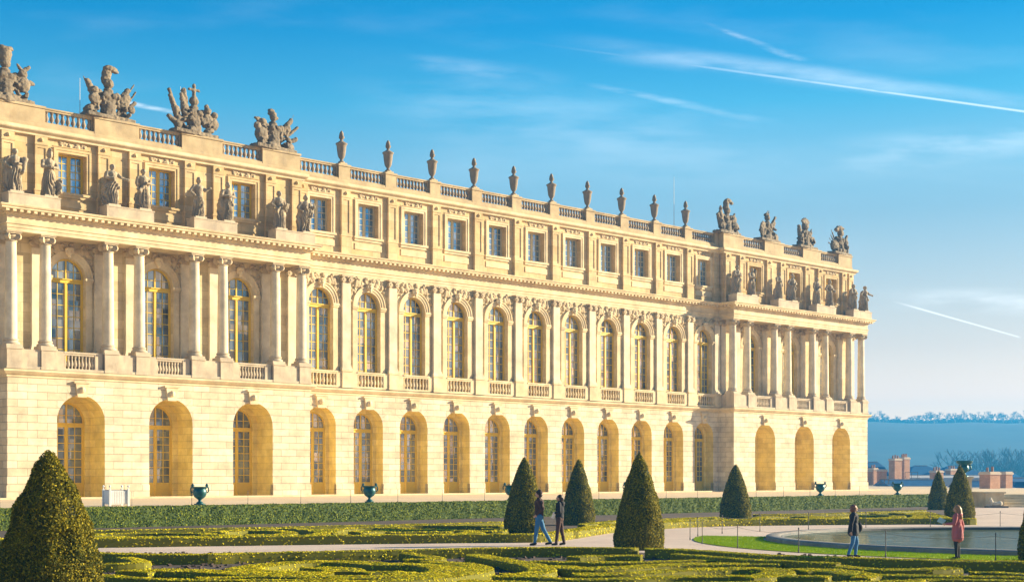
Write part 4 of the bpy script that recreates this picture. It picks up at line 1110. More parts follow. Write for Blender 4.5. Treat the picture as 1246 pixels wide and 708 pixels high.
# ------------------------------------------------------------------ yew cones
def cone(x, y, H, Rr, label, n, leaf, power=1.55, sc=1.0, tilt=0.45):
    if n < 20000: n = int(n*1.9); leaf *= .8
    mb = MB(); prof = []; K = 22
    def rad(t): return Rr*(1-0.07*max(0,(0.14-t)/0.14))*max(0.0,(1-t**power))**0.82
    nb = 36; 
    for i in range(K+1):
        t = i/K
        for j in range(nb):
            a = 2*PI*j/nb; r_ = rad(t)*0.965; q = Vector((math.cos(a)*r_*2, math.sin(a)*r_*2, t*H*2))
            r2 = max(0.0,r_+0.03*mnoise.noise(q*1.3+Vector((x,y,0)))); mb.v.append((math.cos(a)*r2, math.sin(a)*r2, t*H*0.985))
    for i in range(K):
        for j in range(nb): a, b = i*nb+j, i*nb+(j+1)%nb; mb.f.append([a,b,b+nb,a+nb])
    k0 = len(mb.f)
    ts = rng.random(n*2); keep = rng.random(n*2) < np.array([rad(t)/Rr for t in ts]); ts = ts[keep][:n]; n = len(ts)
    an = rng.uniform(0,2*PI,n); rads = np.array([rad(t) for t in ts]); lump = np.array([mnoise.noise(Vector((math.cos(a)*r_*3.2,math.sin(a)*r_*3.2,t*H*3.2))+Vector((x,y,0))) for a,r_,t in zip(an,rads,ts)])
    rads = rads + 0.045*lump*sc + rng.uniform(-.03,.03,n)*sc
    P = np.stack([np.cos(an)*rads, np.sin(an)*rads, ts*H],1)
    sl = np.array([(rad(min(1,t+.02))-rad(max(0,t-.02)))/(.04*H) for t in ts])
    N = np.stack([np.cos(an),np.sin(an),-sl],1); N /= np.linalg.norm(N,axis=1)[:,None]
    mb.leaves(P, N, leaf, tilt)
    # stray shoots that break the outline
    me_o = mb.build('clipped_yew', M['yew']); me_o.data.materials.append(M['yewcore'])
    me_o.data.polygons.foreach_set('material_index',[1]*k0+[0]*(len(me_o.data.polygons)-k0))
    e = empty('clipped_yew', (x,y,0)); me_o.name = 'foliage'; me_o.parent = e
    tr = MB(); tr.tube((0,0,0),(0,0,H*.5),.09,.05,10); tr.build('trunk', M['yewcore'], e)
    tag(e, label, 'topiary', 'yew cones of the parterre')
    return e
cone(-8.04,25.0,2.68,0.93,'huge near yew cone with ragged leafy surface at the left edge',80000,.024,1.45,1.6,.7)
cone(*(G(638,650).xy),3.0,0.80,'dark yew cone directly behind the man in the dark cap',12000,.04)
cone(*(G(704,638.5).xy),3.08,0.78,'dark yew cone behind the woman in black, on the far side of the path',10000,.04)
cone(*(G(778,668).xy),2.98,0.78,'tall yew cone standing alone in the middle, right of the couple',18000,.036)
cone(*(G(895,632).xy),2.92,0.84,'yew cone left of the basin, below the corner of the right pavilion',10000,.042)
cone(*(G(1142,620).xy),2.72,0.72,'smaller yew cone left of the one with the bronze vase behind',7000,.045)
cone(*(G(1168,631).xy),2.85,0.80,'yew cone in front of the large bronze vase',9000,.042)
cone(14.1,37.7,2.95,0.80,'yew cone cut off by the right edge of the picture',12000,.036)

# ------------------------------------------------------------------ statues on the main cornice
def statue(pos, label, seed, H=2.72, gown=True, crest=False, cloak=0, arms=((.34,-.10,1.78,.42,-.42,1.55),(-.36,-.02,1.75,-.30,-.34,2.05)), lean=0.0, prop=None, turn=0.0, helmet=False, rz=0.0):
    """upright draped figure about 2.7 m tall facing -y; arms = elbow and hand of each arm"""
    random.seed(seed); s = H/2.72
    e = []
    hx = lean
    e += [('c',(.13,-.02,.20),(.12,-.05,.78),.12,.16),('c',(.12,-.05,.78),(.10+hx*.3,0,1.35),.17,.23)]
    e += [('c',(-.16,.06,.20),(-.15,-.10,.78),.12,.15),('c',(-.15,-.10,.78),(-.10+hx*.3,0,1.35),.16,.23)]
    e += [('e',(.14,-.14,.14),(.09,.20,.08)),('e',(-.17,-.06,.14),(.09,.20,.08))]
    e += [('c',(hx*.3,0,1.38),(hx*.6,0,1.62),.29,.25),('c',(hx*.6,0,1.62),(hx,.0,1.98),.25,.30),('e',(hx,0,2.08),(.40,.22,.16))]
    e += [('c',(hx,0,2.12),(hx+.02,-.03,2.32),.11,.10),('e',(hx+.03,-.05,2.46),(.145,.17,.20)),('e',(hx+.03+.02*turn,-.20,2.44),(.035,.05,.05)),('e',(hx+.03,.05,2.50),(.17,.17,.19))]
    if gown:
        e += [('c',(0,.02,.22),(0,.02,1.25),.36,.30),('c',(.22,-.02,.2),(.12,0,1.3),.20,.2),('c',(-.24,.08,.2),(-.12,0,1.3),.20,.2),('c',(.30,.1,1.5),(.32,.12,.5),.10,.14)]
    for ex,ey,ez,ax,ay,az in arms:
        sx = .36 if ex > 0 else -.36
        e += [('c',(hx+sx,0,2.06),(ex,ey,ez),.13,.105),('c',(ex,ey,ez),(ax,ay,az),.10,.065),('e',(ax,ay,az),(.08,.09,.09))]
    if cloak: e += [('c',(-.30*cloak,.12,2.0),(-.42*cloak,.20,1.1),.16,.17),('c',(-.42*cloak,.20,1.1),(-.36*cloak,.22,.25),.17,.2),('c',(-.1*cloak,-.22,1.75),(.32*cloak,-.20,1.25),.10,.12)]
    if helmet: e += [('e',(hx+.03,-.02,2.58),(.18,.21,.15)),('c',(hx+.03,-.24,2.72),(hx+.03,.0,2.82),.06,.08),('c',(hx+.03,.0,2.82),(hx+.03,.25,2.62),.08,.07)]
    if crest: e += [('e',(hx+.03,.02,2.66),(.12,.13,.10)),('e',(hx+.03,.12,2.62),(.10,.12,.10))]
    if prop == 'shield': e += [('e',(.50,-.15,.62),(.12,.34,.50),(0,.15,.3))]
    if prop == 'globe': e += [('e',(.48,-.28,1.55),(.17,.17,.17))]
    if prop == 'staff': e += [('c',(-.46,-.3,.2),(-.46,-.3,2.5),.035,.035),('e',(-.46,-.3,2.5),(.07,.07,.10))]
    if prop == 'lyre': e += [('c',(.42,-.3,1.5),(.52,-.3,2.1),.06,.04),('c',(.22,-.3,1.6),(.18,-.3,2.1),.06,.04),('e',(.34,-.3,1.5),(.18,.08,.14)),('c',(.18,-.3,2.1),(.52,-.3,2.1),.03,.03)]
    if prop == 'cornucopia': e += [('c',(.40,-.3,1.3),(.52,-.2,1.95),.07,.18),('e',(.55,-.2,2.05),(.2,.18,.16))]
    if prop == 'stump': e += [('c',(-.40,.12,.1),(-.36,.14,.95),.18,.14)]
    if prop == 'book': e += [('b',(.36,-.40,1.62),(.16,.04,.20),(.4,0,.2))]
    e = [tuple([x[0]]+[Vector(v)*s if (i in ((0,1) if x[0]=='c' else (0,)) ) else (tuple(q*s for q in v) if (x[0]!='c' and i==1) else (v*s if x[0]=='c' else v)) for i, v in enumerate(x[1:])]) for x in e]
    root = empty('statue', pos, AZ+rz)
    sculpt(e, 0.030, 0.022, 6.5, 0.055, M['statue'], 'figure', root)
    b = MB(); b.box(-.42,.42,-.36,.36,0,.12); b.build('base', M['ledge'], root)
    tag(root, label, 'statue', 'statues along the main cornice')
    return root
ZST = 18.2
up = lambda s, x=.62, z=2.2: (s*.42,-.12,1.86, s*x,-.30,z)
dn = lambda s: (s*.46,.0,1.72, s*.44,-.12,1.36)
cr_ = lambda s: (s*.46,-.14,1.74, s*.06,-.36,1.72)
hip = lambda s: (s*.60,.05,1.74, s*.34,-.14,1.50)
out = lambda s: (s*.48,-.2,1.86, s*.92,-.35,1.72)
SP = [
 (lcol[0],  dict(cloak=1, arms=(cr_(1),hip(-1)), prop='cornucopia'), 'leftmost draped statue with a swag over its shoulder, at the left picture edge'),
 (lcol[1],  dict(helmet=True, arms=(cr_(1),cr_(-1)), prop='shield', H=2.85), 'helmeted statue with crested helmet and folded arms beside the leftmost attic window'),
 (lcol[2],  dict(arms=(out(1),cr_(-1)), cloak=1), 'draped woman statue stretching one arm out to the right, below the second trophy'),
 (lcol[3],  dict(arms=(cr_(1),dn(-1)), cloak=-1, prop='stump'), 'statue in a long wrap with hand on chest, left of the second attic window'),
 (lcol[4],  dict(arms=(up(1,.7,2.05),hip(-1)), crest=True, gown=True), 'statue with piled hair holding a hand out, below the third trophy'),
 (lcol[5],  dict(arms=(cr_(1),cr_(-1)), cloak=1, lean=.05, crest=True), 'statue with folded arms and wreathed head, left of the third attic window'),
 (lcol[6],  dict(arms=(dn(1),hip(-1)), cloak=-1, prop='book', lean=-.05), 'slender statue holding a tablet at its hip, below the fourth trophy'),
 (lcol[7],  dict(arms=((.44,-.2,1.75,.45,-.4,1.85),hip(-1)), prop='lyre', gown=False, cloak=1), 'statue holding a lyre at the inner corner of the left pavilion'),
 (rcol[0],  dict(arms=(cr_(1),cr_(-1)), cloak=1, gown=True), 'dark cloaked statue at the left corner of the right pavilion'),
 (rcol[1],  dict(arms=(up(1,.3,2.35),cr_(-1)), cloak=-1), 'statue raising a hand to its chin, second from left on the right pavilion'),
 (rcol[2],  dict(arms=(dn(1),cr_(-1)), prop='stump', lean=.06), 'statue leaning beside a tree stump, third from the left on the right pavilion'),
 (rcol[3],  dict(arms=(cr_(1),hip(-1)), crest=True, cloak=1), 'statue with one hand on its hip, fourth from left on the right pavilion'),
 (rcol[4],  dict(arms=(cr_(1),dn(-1)), cloak=-1, gown=True, H=2.8), 'tall shrouded statue, fifth from left on the right pavilion'),
 (rcol[5],  dict(arms=(cr_(1),hip(-1)), prop='globe', crest=True), 'statue cradling a globe, sixth from left on the right pavilion'),
 (rcol[6],  dict(arms=(cr_(1),cr_(-1)), cloak=1), 'statue with arms crossed, left one of the pair at the far right corner'),
 (rcol[7]-.15,  dict(arms=(out(1),hip(-1)), cloak=1, lean=.05), 'rightmost statue stretching an arm beyond the palace corner'),
]
for i,(u,kw,lab) in enumerate(SP):
    statue(PW(u, -0.02, ZST), lab, 100+i, **kw)
m = MB(); m.box(U3-.6,U3+.25,1.2,2.5,17.45,18.2); m.build('statue_plinth', M['ledge'], palace)
statue(PW(U3-0.15, 1.85, ZST), 'sunlit statue turned outwards on the end wall, between the last two corner statues', 140, arms=(cr_(1),cr_(-1)), cloak=1, rz=R(90))

# ------------------------------------------------------------------ trophies on the parapet of the pavilions
def trophy(pos, label, seed, kind):
    random.seed(seed); e = []
    # armour on a stump
    e += [('e',(0,0,1.25),(.50,.34,.55)),('e',(0,0,.85),(.46,.32,.35)),('e',(-.22,-.26,1.42),(.22,.14,.2)),('e',(.22,-.26,1.42),(.22,.14,.2)),('c',(0,0,.3),(0,0,.9),.42,.38),('e',(0,0,1.78),(.26,.22,.16))]
    e += [('e',(-.52,0,1.55),(.18,.2,.22)),('e',(.52,0,1.55),(.18,.2,.22))]
    for i in range(9):
        a = random.uniform(0,2*PI); e.append(('e',(math.cos(a)*random.uniform(.3,1.25),math.sin(a)*.3,random.uniform(.1,.5)),(random.uniform(.18,.34),.25,random.uniform(.14,.3)),(0,random.uniform(-.6,.6),0)))
    e.append(('b',(0,0,.10),(1.35,.48,.12)))
    def flag(x0,z0,x1,z1,r0=.06,r1=.03,y=.08): e.append(('c',(x0,y,z0),(x1,y,z1),r0,r1))
    def drape(x0,z0,x1,z1,r=.2,y=.05):
        e.append(('c',(x0,y,z0),(x1,y,z1),r,r*.55)); e.append(('e',((x0+x1)/2+.08,y-.08,(z0+z1)/2-.1),(r*.9,r*.7,r*1.3)))
    hz = 2.20
    for q in range(26):
        a = random.uniform(0,PI); rr2 = random.uniform(.5,1.15); x_, z_ = math.cos(a)*rr2*1.05, .35+abs(math.sin(a))*rr2*1.15
        if random.random() < .5: e.append(('b',(x_,random.uniform(-.35,.1),z_),(random.uniform(.05,.16),random.uniform(.04,.10),random.uniform(.10,.26)),(random.uniform(-.5,.5),random.uniform(-1.2,1.2),random.uniform(-1,1))))
        else: e.append(('e',(x_,random.uniform(-.35,.05),z_),(random.uniform(.08,.2),.14,random.uniform(.07,.16)),(0,random.uniform(-1,1),0)))
    if kind == 'plume':      # helmet with a tall rounded plume
        e += [('e',(0,-.02,hz),(.28,.30,.32)),('e',(0,-.22,hz-.03),(.10,.12,.12)),('c',(-.10,.10,hz+.2),(-.05,.05,hz+.72),.24,.26),('e',(.10,-.05,hz+.92),(.42,.24,.20)),('e',(.38,-.1,hz+.80),(.16,.16,.12))]
        drape(-.6,1.0,-1.15,2.15,.26); drape(.6,1.0,1.15,2.1,.24); flag(.6,.6,1.55,2.55); flag(.7,.5,1.65,2.1,.08,.05); flag(.6,.4,1.6,1.4,.1,.12); flag(-.7,.6,-1.35,2.35)
        e += [('e',(-.85,-.15,1.1),(.34,.22,.36)),('e',(-.85,-.2,1.6),(.2,.2,.22)),('e',(.9,-.1,1.3),(.3,.14,.55),(0,.4,0)),('e',(1.3,-.1,.9),(.22,.14,.25))]
    elif kind == 'cap':      # tall feathered cap
        e += [('e',(0,-.02,hz),(.26,.28,.30)),('c',(0,0,hz+.2),(0,0,hz+.62),.28,.34),('e',(0,-.05,hz+.80),(.38,.30,.14)),('e',(-.15,0,hz+.88),(.18,.2,.12)),('e',(.2,0,hz+.88),(.18,.2,.12))]
        e += [('e',(.85,-.1,1.15),(.40,.28,.50)),('e',(.85,-.15,1.75),(.24,.22,.26)),('c',(.85,0,1.9),(1.25,0,2.25),.12,.10),('e',(1.25,-.05,1.35),(.3,.1,.16),(0,.2,0)),('c',(.9,0,1.9),(.62,0,2.3),.10,.05)]
        drape(-.6,1.0,-1.0,2.0,.26); drape(-.9,.6,-1.2,1.4,.3)
        for q in range(3): flag(-.6,.5,-1.5+q*.2,2.2-q*.1)
    elif kind == 'cross':    # cuirass topped by a cross shaped crest between figures
        e += [('e',(0,0,hz),(.26,.26,.34)),('c',(0,0,hz+.3),(0,0,hz+.95),.12,.07),('c',(-.28,0,hz+.72),(.28,0,hz+.72),.09,.09),('e',(0,0,hz+.98),(.12,.12,.14))]
        drape(-.5,1.0,-.75,2.45,.22); flag(-.6,.4,-1.5,2.6,.08,.1); drape(-.9,.8,-1.45,2.2,.22); flag(-.3,1.2,-.62,2.75,.1,.16)
        e += [('e',(.75,-.1,1.1),(.36,.28,.5)),('e',(.78,-.15,1.72),(.22,.22,.26)),('e',(.78,-.05,1.98),(.14,.14,.2)),('e',(1.2,-.05,1.0),(.32,.25,.42)),('e',(1.25,-.1,1.55),(.22,.2,.22)),('c',(-1.0,0,.5),(-1.55,0,.9),.2,.14)]
    elif kind == 'figure':   # seated figure with banners
        e += [('e',(0,-.02,hz),(.23,.25,.28)),('e',(-.04,.05,hz+.24),(.28,.26,.18)),('e',(.14,-.12,hz-.02),(.14,.1,.1)),('e',(-.1,.1,hz+.42),(.2,.2,.14))]
        drape(.5,1.2,1.3,2.3,.24); flag(.5,.8,1.5,2.7); flag(.5,.6,1.75,1.9,.08,.1); flag(.6,.4,1.65,1.1,.1,.14); drape(-.6,1.2,-1.0,1.9,.26)
        e += [('e',(-.9,-.1,.9),(.42,.3,.5)),('e',(-1.15,-.1,1.4),(.22,.2,.26)),('e',(-.75,-.1,1.75),(.22,.2,.22)),('c',(-.5,0,1.5),(-1.2,0,1.9),.12,.1)]
    elif kind == 'curl':     # big forward curling crest
        e += [('e',(0,-.02,hz-.1),(.30,.30,.34)),('c',(-.1,.05,hz+.1),(-.05,.05,hz+.65),.26,.24),('e',(.15,0,hz+.82),(.42,.24,.20)),('e',(.55,-.05,hz+.66),(.18,.16,.16)),('e',(-.85,0,1.3),(.30,.26,.75)),('e',(-.85,0,2.15),(.15,.15,.28)),('e',(.85,0,1.4),(.36,.26,.45)),('e',(.98,-.1,.8),(.40,.3,.42))]
        flag(.5,1.2,1.15,2.0,.12,.08); drape(-.6,.6,-1.15,1.6,.3)
    elif kind == 'shield':   # round shield and slanting bundle
        e += [('e',(0,-.02,hz),(.25,.26,.30)),('e',(-.05,.05,hz+.26),(.26,.24,.18)),('c',(-.1,0,hz+.35),(.1,0,hz+.65),.08,.04),('c',(.2,0,hz+.3),(.26,0,hz+.7),.06,.03)]
        e += [('e',(-.8,-.15,1.05),(.42,.16,.72)),('c',(.3,0,1.2),(1.15,0,2.4),.17,.11),('c',(.5,0,1.0),(1.0,0,1.9),.2,.16),('e',(.9,0,.55),(.45,.3,.36)),('e',(1.3,0,.5),(.25,.2,.28))]
    elif kind == 'crown':    # spiky crown of feathers
        e += [('e',(0,0,hz-.1),(.40,.32,.40))]
        for q in range(7): a = PI*(.15+.7*q/6); e.append(('c',(math.cos(a)*.3,0,hz+.1+.2*math.sin(a)),(math.cos(a)*.62,0,hz+.15+.52*math.sin(a)),.14,.08))
        drape(-.6,.6,-.9,2.0,.3); flag(.6,.6,1.05,2.0,.08,.06); drape(.6,.6,.95,1.7,.22); e += [('c',(.5,0,1.2),(1.25,0,1.15),.1,.12)]
    else:                    # fan of spear points to the left
        e += [('e',(.15,0,hz-.05),(.38,.3,.40)),('e',(0,0,hz+.45),(.50,.26,.20)),('e',(.45,0,hz+.42),(.2,.2,.13)),('e',(-.5,0,hz+.2),(.3,.22,.22))]
        for q in range(4): flag(-.5,.5+.2*q,-1.7+.15*q,1.0+.42*q,.09,.04)
        e += [('e',(-.8,0,.8),(.6,.3,.6)),('e',(.95,0,1.3),(.32,.28,.42)),('e',(1.15,0,.85),(.3,.25,.25)),('c',(.9,0,1.6),(1.2,0,2.0),.16,.12)]
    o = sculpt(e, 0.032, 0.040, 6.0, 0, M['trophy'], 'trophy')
    o.location = pos; o.rotation_euler = (0,0,AZ+R(6)); tag(o, label, 'trophy sculpture', 'stone trophies on the parapet')
    return o
tro = [(1.0,'cap','leftmost stone trophy, with a tall feathered cap over armour'),(7.75,'plume','stone trophy whose helmet wears a big rounded plume, second from the left'),(13.95,'cross','stone trophy topped by a cross shaped crest'),(20.2,'figure','stone trophy with slanting banners to the right, left of the first urn'),
       (U2+1.4,'curl','stone trophy with a forward curling crest, first on the right pavilion'),(U2+7.6,'shield','stone trophy with a round shield and a slanting bundle on the right pavilion'),(U2+13.8,'crown','stone trophy with spiky feather crown, third on the right pavilion'),(U3-2.2,'fan','rightmost stone trophy with spear points fanning to the left')]
for i,(u,k,lab) in enumerate(tro): tq = trophy(PW(u-0.45, AP+0.36, 24.0), lab, 300+i, k); tq.scale = (1.28, 1.0, 1.04)
# small piece of a trophy seen behind the balustrade of the right pavilion
o = sculpt([('e',(0,0,.3),(.5,.3,.4)),('c',(-.9,0,.3),(-.1,0,.9),.10,.16),('c',(-.9,0,.5),(-.2,0,1.25),.07,.07),('e',(.45,0,.6),(.25,.2,.35))],.05,.03,5,mat=M['trophy'],name='trophy')
o.location = PW(U2+10.8, 4.0, 22.9); o.rotation_euler = (0,0,AZ); tag(o, 'low dark trophy peeping over the balustrade between two larger ones on the right pavilion', 'trophy sculpture', 'stone trophies on the parapet')

# finial urns over the middle range
UP = [(0,0),(.26,0),(.26,.08),(.16,.12),(.11,.20),(.13,.25),(.20,.32),(.27,.46),(.33,.78),(.37,1.02),(.40,1.10),(.45,1.14),(.45,1.20),(.36,1.24),(.22,1.30),(.13,1.36),(.10,1.42),(.17,1.50),(.20,1.60),(.15,1.70),(.17,1.78),(.10,1.90),(.03,1.98),(0,2.0)]
ur0 = None
for k in range(1,11):
    if ur0 is None:
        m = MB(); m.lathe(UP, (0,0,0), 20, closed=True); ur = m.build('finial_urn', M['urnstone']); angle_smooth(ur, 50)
        me = ur.data
        for v in me.vertices:
            if .3 < v.co.z < 1.0: f = 1+.05*math.cos(10*math.atan2(v.co.y,v.co.x)); v.co.x *= f; v.co.y *= f
            if v.co.z > 1.45: q = mnoise.noise(v.co*9)*.05; v.co.x += q; v.co.y -= q
        b = MB(); b.box(-.32,.32,-.32,.32,-.12,0.0); bo = b.build('urn_foot', M['parapet'], ur); ur0 = ur
    else: ur = copy_tree(ur0)
    ur.scale = (0.95,0.95,1.2); ur.location = PW(U1+4.3*k, AY+0.37, 24.14); ur.rotation_euler = (0,0,AZ)
    tag(ur, f'{ORD[k-1]} stone finial urn from the left on the roof balustrade', 'urn', 'finial urns on the roof balustrade')

# ------------------------------------------------------------------ people
def cloth(name, c0, c1=None, rough=0.85): return simple(name, c0, c1, 9, rough, 0.3)
skin = simple('skin', (0.52,0.30,0.20), (0.46,0.26,0.17), 8, 0.55)
def person(pos, rz, H, label, top, leg, shoe, hairc, legs, armL, armR, hat=None, hair='short', coat=0.0, female=False, bag=None, hold=None, hood=False):
    """faces +x; legs = ((knee),(ankle)) left then right, arms = ((elbow),(hand)); numbers are fractions of H"""
    v = lambda p: Vector(p)*H
    sw = .105 if not female else .09; hw = .052
    hip_ = [v((0,hw,.525)), v((0,-hw,.525))]; sh = [v((-.005,sw,.815)), v((-.005,-sw,.815))]
    K = [v(l[0]) for l in legs]; Af = [v(l[1]) for l in legs]
    El = [v(armL[0]), v(armR[0])]; Hn = [v(armL[1]), v(armR[1])]
    e = [('c',hip_[0],K[0],.045*H,.032*H),('c',K[0],Af[0],.031*H,.020*H),('c',hip_[1],K[1],.045*H,.032*H),('c',K[1],Af[1],.031*H,.020*H),
         ('c',v((0,0,.54)),v((0,0,.62)),.075*H,.068*H),('c',v((0,0,.62)),v((0,0,.75)),.066*H,.075*H),('e',v((0,0,.79)),(.06*H,sw*H*1.05,.045*H)),
         ('c',v((0,0,.82)),v((.008,0,.875)),.030*H,.028*H),('e',v((.012,0,.925)),(.052*H,.042*H,.065*H)),
         ('e',v((.063,0,.922)),(.012*H,.008*H,.014*H)),('e',v((.052,0,.888)),(.014*H,.018*H,.012*H)),('e',v((.055,.016,.937)),(.006*H,.008*H,.005*H)),('e',v((.055,-.016,.937)),(.006*H,.008*H,.005*H)),
         ('e',v((.008,.043,.925)),(.010*H,.006*H,.016*H)),('e',v((.008,-.043,.925)),(.010*H,.006*H,.016*H))]
    for a in (0,1):
        e += [('c',sh[a],El[a],.030*H,.024*H),('c',El[a],Hn[a],.023*H,.015*H)]
        e += [('c',Af[a],Af[a]+v((.055,0,-.018)),.018*H,.014*H)]
        d = (Hn[a]-El[a]).normalized(); sd = Vector((1,0,0)) if abs(d.x) < .7 else Vector((0,0,1)); sd = (sd-d*sd.dot(d)).normalized(); up_ = d.cross(sd)
        pc = Hn[a]+d*.028*H
        e.append(('c',Hn[a]+d*.008*H,pc,.014*H,.017*H))
        for q,(o_,L_) in enumerate(((-1.5,.040),(-.5,.047),(.5,.044),(1.5,.034))):
            b0 = pc+sd*o_*.0088*H+d*.008*H; b1 = b0+d*L_*.55*H+up_*.004*H; b2 = b1+d*L_*.40*H+up_*.014*H
            e += [('c',b0,b1,.0052*H,.0048*H),('c',b1,b2,.0048*H,.0042*H)]
        t0_ = Hn[a]+d*.012*H-sd*.012*H; e += [('c',t0_,t0_-sd*.018*H+d*.020*H,.006*H,.0052*H),('c',t0_-sd*.018*H+d*.020*H,t0_-sd*.018*H+d*.040*H+up_*.006*H,.0052*H,.0045*H)]
    body = sculpt(e, 0.0072, mat=skin, name='person')
    body.location = pos; body.rotation_euler = (0,0,rz); tag(body, label, 'person', None)
    # trousers
    t = [('c',v((0,0,.515)),v((0,0,.60)),.083*H,.074*H)]
    for a in (0,1): t += [('c',hip_[a],K[a],.055*H,.040*H),('c',K[a],Af[a]+v((0,0,.012)),.038*H,.029*H)]
    sculpt(t, .014, .006, 9, mat=leg, name='trousers', parent=body)
    j = [('c',v((0,0,.56)),v((0,0,.66)),.086*H,.080*H),('c',v((0,0,.66)),v((0,0,.77)),.080*H,.086*H),('e',v((-.002,0,.795)),(.070*H,sw*H*1.22,.052*H)),('c',v((0,0,.83)),v((0,0,.845)),.042*H,.040*H)]
    if coat: j += [('c',v((0,0,.56-coat)),v((0,0,.60)),.098*H,.088*H),('c',v((-.03,0,.56-coat)),v((-.02,0,.60)),.090*H,.08*H),('c',v((0,.045,.56-coat)),v((0,.03,.60)),.078*H,.075*H),('c',v((0,-.045,.56-coat)),v((0,-.03,.60)),.078*H,.075*H)]
    for a in (0,1):
        j += [('c',sh[a],El[a],.043*H,.036*H),('c',El[a],El[a].lerp(Hn[a],.92),.034*H,.026*H)]
    if hood: j += [('e',v((-.055,0,.825)),(.05*H,.075*H,.045*H)),('e',v((-.07,0,.80)),(.03*H,.05*H,.05*H))]
    jk = sculpt(j, .014, .009, 8, mat=top, name='coat' if coat else 'jacket', parent=body)
    for a in (0,1):
        s = sculpt([('c',Af[a]+v((-.012,0,-.012)),Af[a]+v((.075,0,-.028)),.025*H,.021*H),('c',Af[a]+v((-.012,0,-.020)),Af[a]+v((.08,0,-.034)),.020*H,.017*H)], .012, mat=shoe, name='shoe', parent=body)
    if hair == 'short': hr = [('e',v((-.004,0,.945)),(.056*H,.049*H,.055*H)),('e',v((-.02,0,.915)),(.045*H,.046*H,.05*H))]
    elif hair == 'bun': hr = [('e',v((-.008,0,.942)),(.055*H,.050*H,.058*H)),('e',v((-.05,0,.905)),(.035*H,.035*H,.04*H)),('e',v((-.03,0,.88)),(.035*H,.044*H,.04*H))]
    elif hair == 'bob': hr = [('e',v((-.010,0,.942)),(.062*H,.058*H,.064*H)),('e',v((-.022,0,.90)),(.055*H,.060*H,.062*H)),('e',v((-.02,0,.875)),(.045*H,.058*H,.035*H))]
    else: hr = [('e',v((-.012,0,.942)),(.062*H,.060*H,.064*H)),('c',v((-.032,.0,.92)),v((-.055,0,.78)),.055*H,.050*H),('c',v((-.02,.045,.90)),v((-.03,.06,.78)),.025*H,.022*H),('c',v((-.02,-.045,.90)),v((-.03,-.06,.78)),.025*H,.022*H)]
    sculpt(hr, .012, .008, 20, mat=hairc, name='hair', parent=body)
    if hat: sculpt([('e',v((-.004,0,.957)),(.062*H,.056*H,.052*H)),('c',v((-.006,0,.944)),v((-.006,0,.952)),.058*H,.058*H),('e',v((-.006,0,1.01)),(.014*H,.014*H,.012*H))], .011, .003, 30, mat=hat, name='cap', parent=body)
    return body
S = H_ = None
m_maroon = cloth('maroon_jacket', (0.055,0.022,0.020)); m_jean = cloth('blue_jeans', (0.025,0.12,0.28), (0.05,0.19,0.38)); m_blk = cloth('black_cloth', (0.012,0.013,0.022)); m_brn = cloth('brown_trousers', (0.06,0.025,0.022))
m_navy = cloth('dark_jacket', (0.014,0.016,0.03)); m_pink = cloth('dusty_pink_coat', (0.42,0.12,0.13), (0.36,0.10,0.12)); m_shoe = cloth('dark_shoes', (0.03,0.02,0.02)); m_cap = cloth('knit_cap', (0.03,0.015,0.02))
h_dark = simple('dark_hair', (0.03,0.015,0.012), (0.06,0.03,0.02), 30, 0.5); h_auburn = simple('auburn_hair', (0.13,0.045,0.03), (0.20,0.08,0.05), 30, 0.45); h_light = simple('light_brown_hair', (0.26,0.13,0.06), (0.36,0.20,0.09), 30, 0.45)
def ppos(px, py, Hh, pxh): return G(px, py)
p1 = G(656,663); k1 = 1.80
person(p1, R(176), 1.80, 'man in dark knit cap, maroon jacket and blue jeans striding left', m_maroon, m_jean, m_shoe, h_dark,
       (((.045,.045,.28),(.075,.045,.045)),((-.075,-.05,.29),(-.20,-.05,.055))), ((-.045,.13,.66),(.045,.10,.56)), ((-.06,-.135,.66),(.03,-.10,.56)), hat=m_cap)
p2 = G(681,663)
w = person(p2, R(165), 1.66, 'dark haired woman in black jacket and brown trousers walking beside the capped man', m_blk, m_brn, m_shoe, h_dark,
       (((.03,.045,.28),(.06,.045,.045)),((-.03,-.05,.29),(-.075,-.05,.05))), ((-.03,.125,.655),(.09,.05,.635)), ((-.03,-.125,.655),(.09,-.04,.60)), hair='bun', female=True, hood=True)
cp = MB(); cp.box(-.05,.05,-.012,.012,-.11,.11); cpo = cp.build('folded_map', M['whitepaint']); cpo.location = p2+Vector((-.20,-.05,.98)); cpo.rotation_euler = (.4,.3,.2); tag(cpo, 'folded white leaflet held at the waist by the woman in black', 'leaflet')
p3 = G(1039,677.5)
w3 = person(p3, R(-12), 1.46, 'person with auburn bobbed hair, dark jacket and blue jeans strolling by the basin', m_navy, m_jean, m_shoe, h_auburn,
       (((.055,.05,.28),(.03,.05,.045)),((-.02,-.05,.29),(-.10,-.05,.05))), ((-.02,.13,.65),(.075,.13,.54)), ((-.05,-.135,.64),(-.05,-.14,.49)), hair='bob', coat=.09)
bg_ = sculpt([('e',(0,0,.12),(.11,.06,.14)),('c',(-.05,0,.24),(-.08,0,.46),.012,.012),('c',(.05,0,.24),(-.02,0,.46),.012,.012)],.014,mat=m_blk,name='handbag'); bg_.location = p3+Vector((.16,.10,.70)); tag(bg_, 'small black handbag carried by the person in jeans beside the basin', 'handbag')
p4 = G(1164.5,680)
w4 = person(p4, R(150), 1.46, 'person with long light brown hair in a dusty pink coat by the basin', m_pink, m_blk, m_shoe, h_light,
       (((.01,.035,.28),(0,.035,.045)),((-.01,-.035,.28),(-.02,-.035,.045))), ((.02,.135,.66),(.17,.12,.655)), ((-.07,-.135,.64),(-.06,-.14,.50)), hair='long', coat=.16, female=True, hood=True)
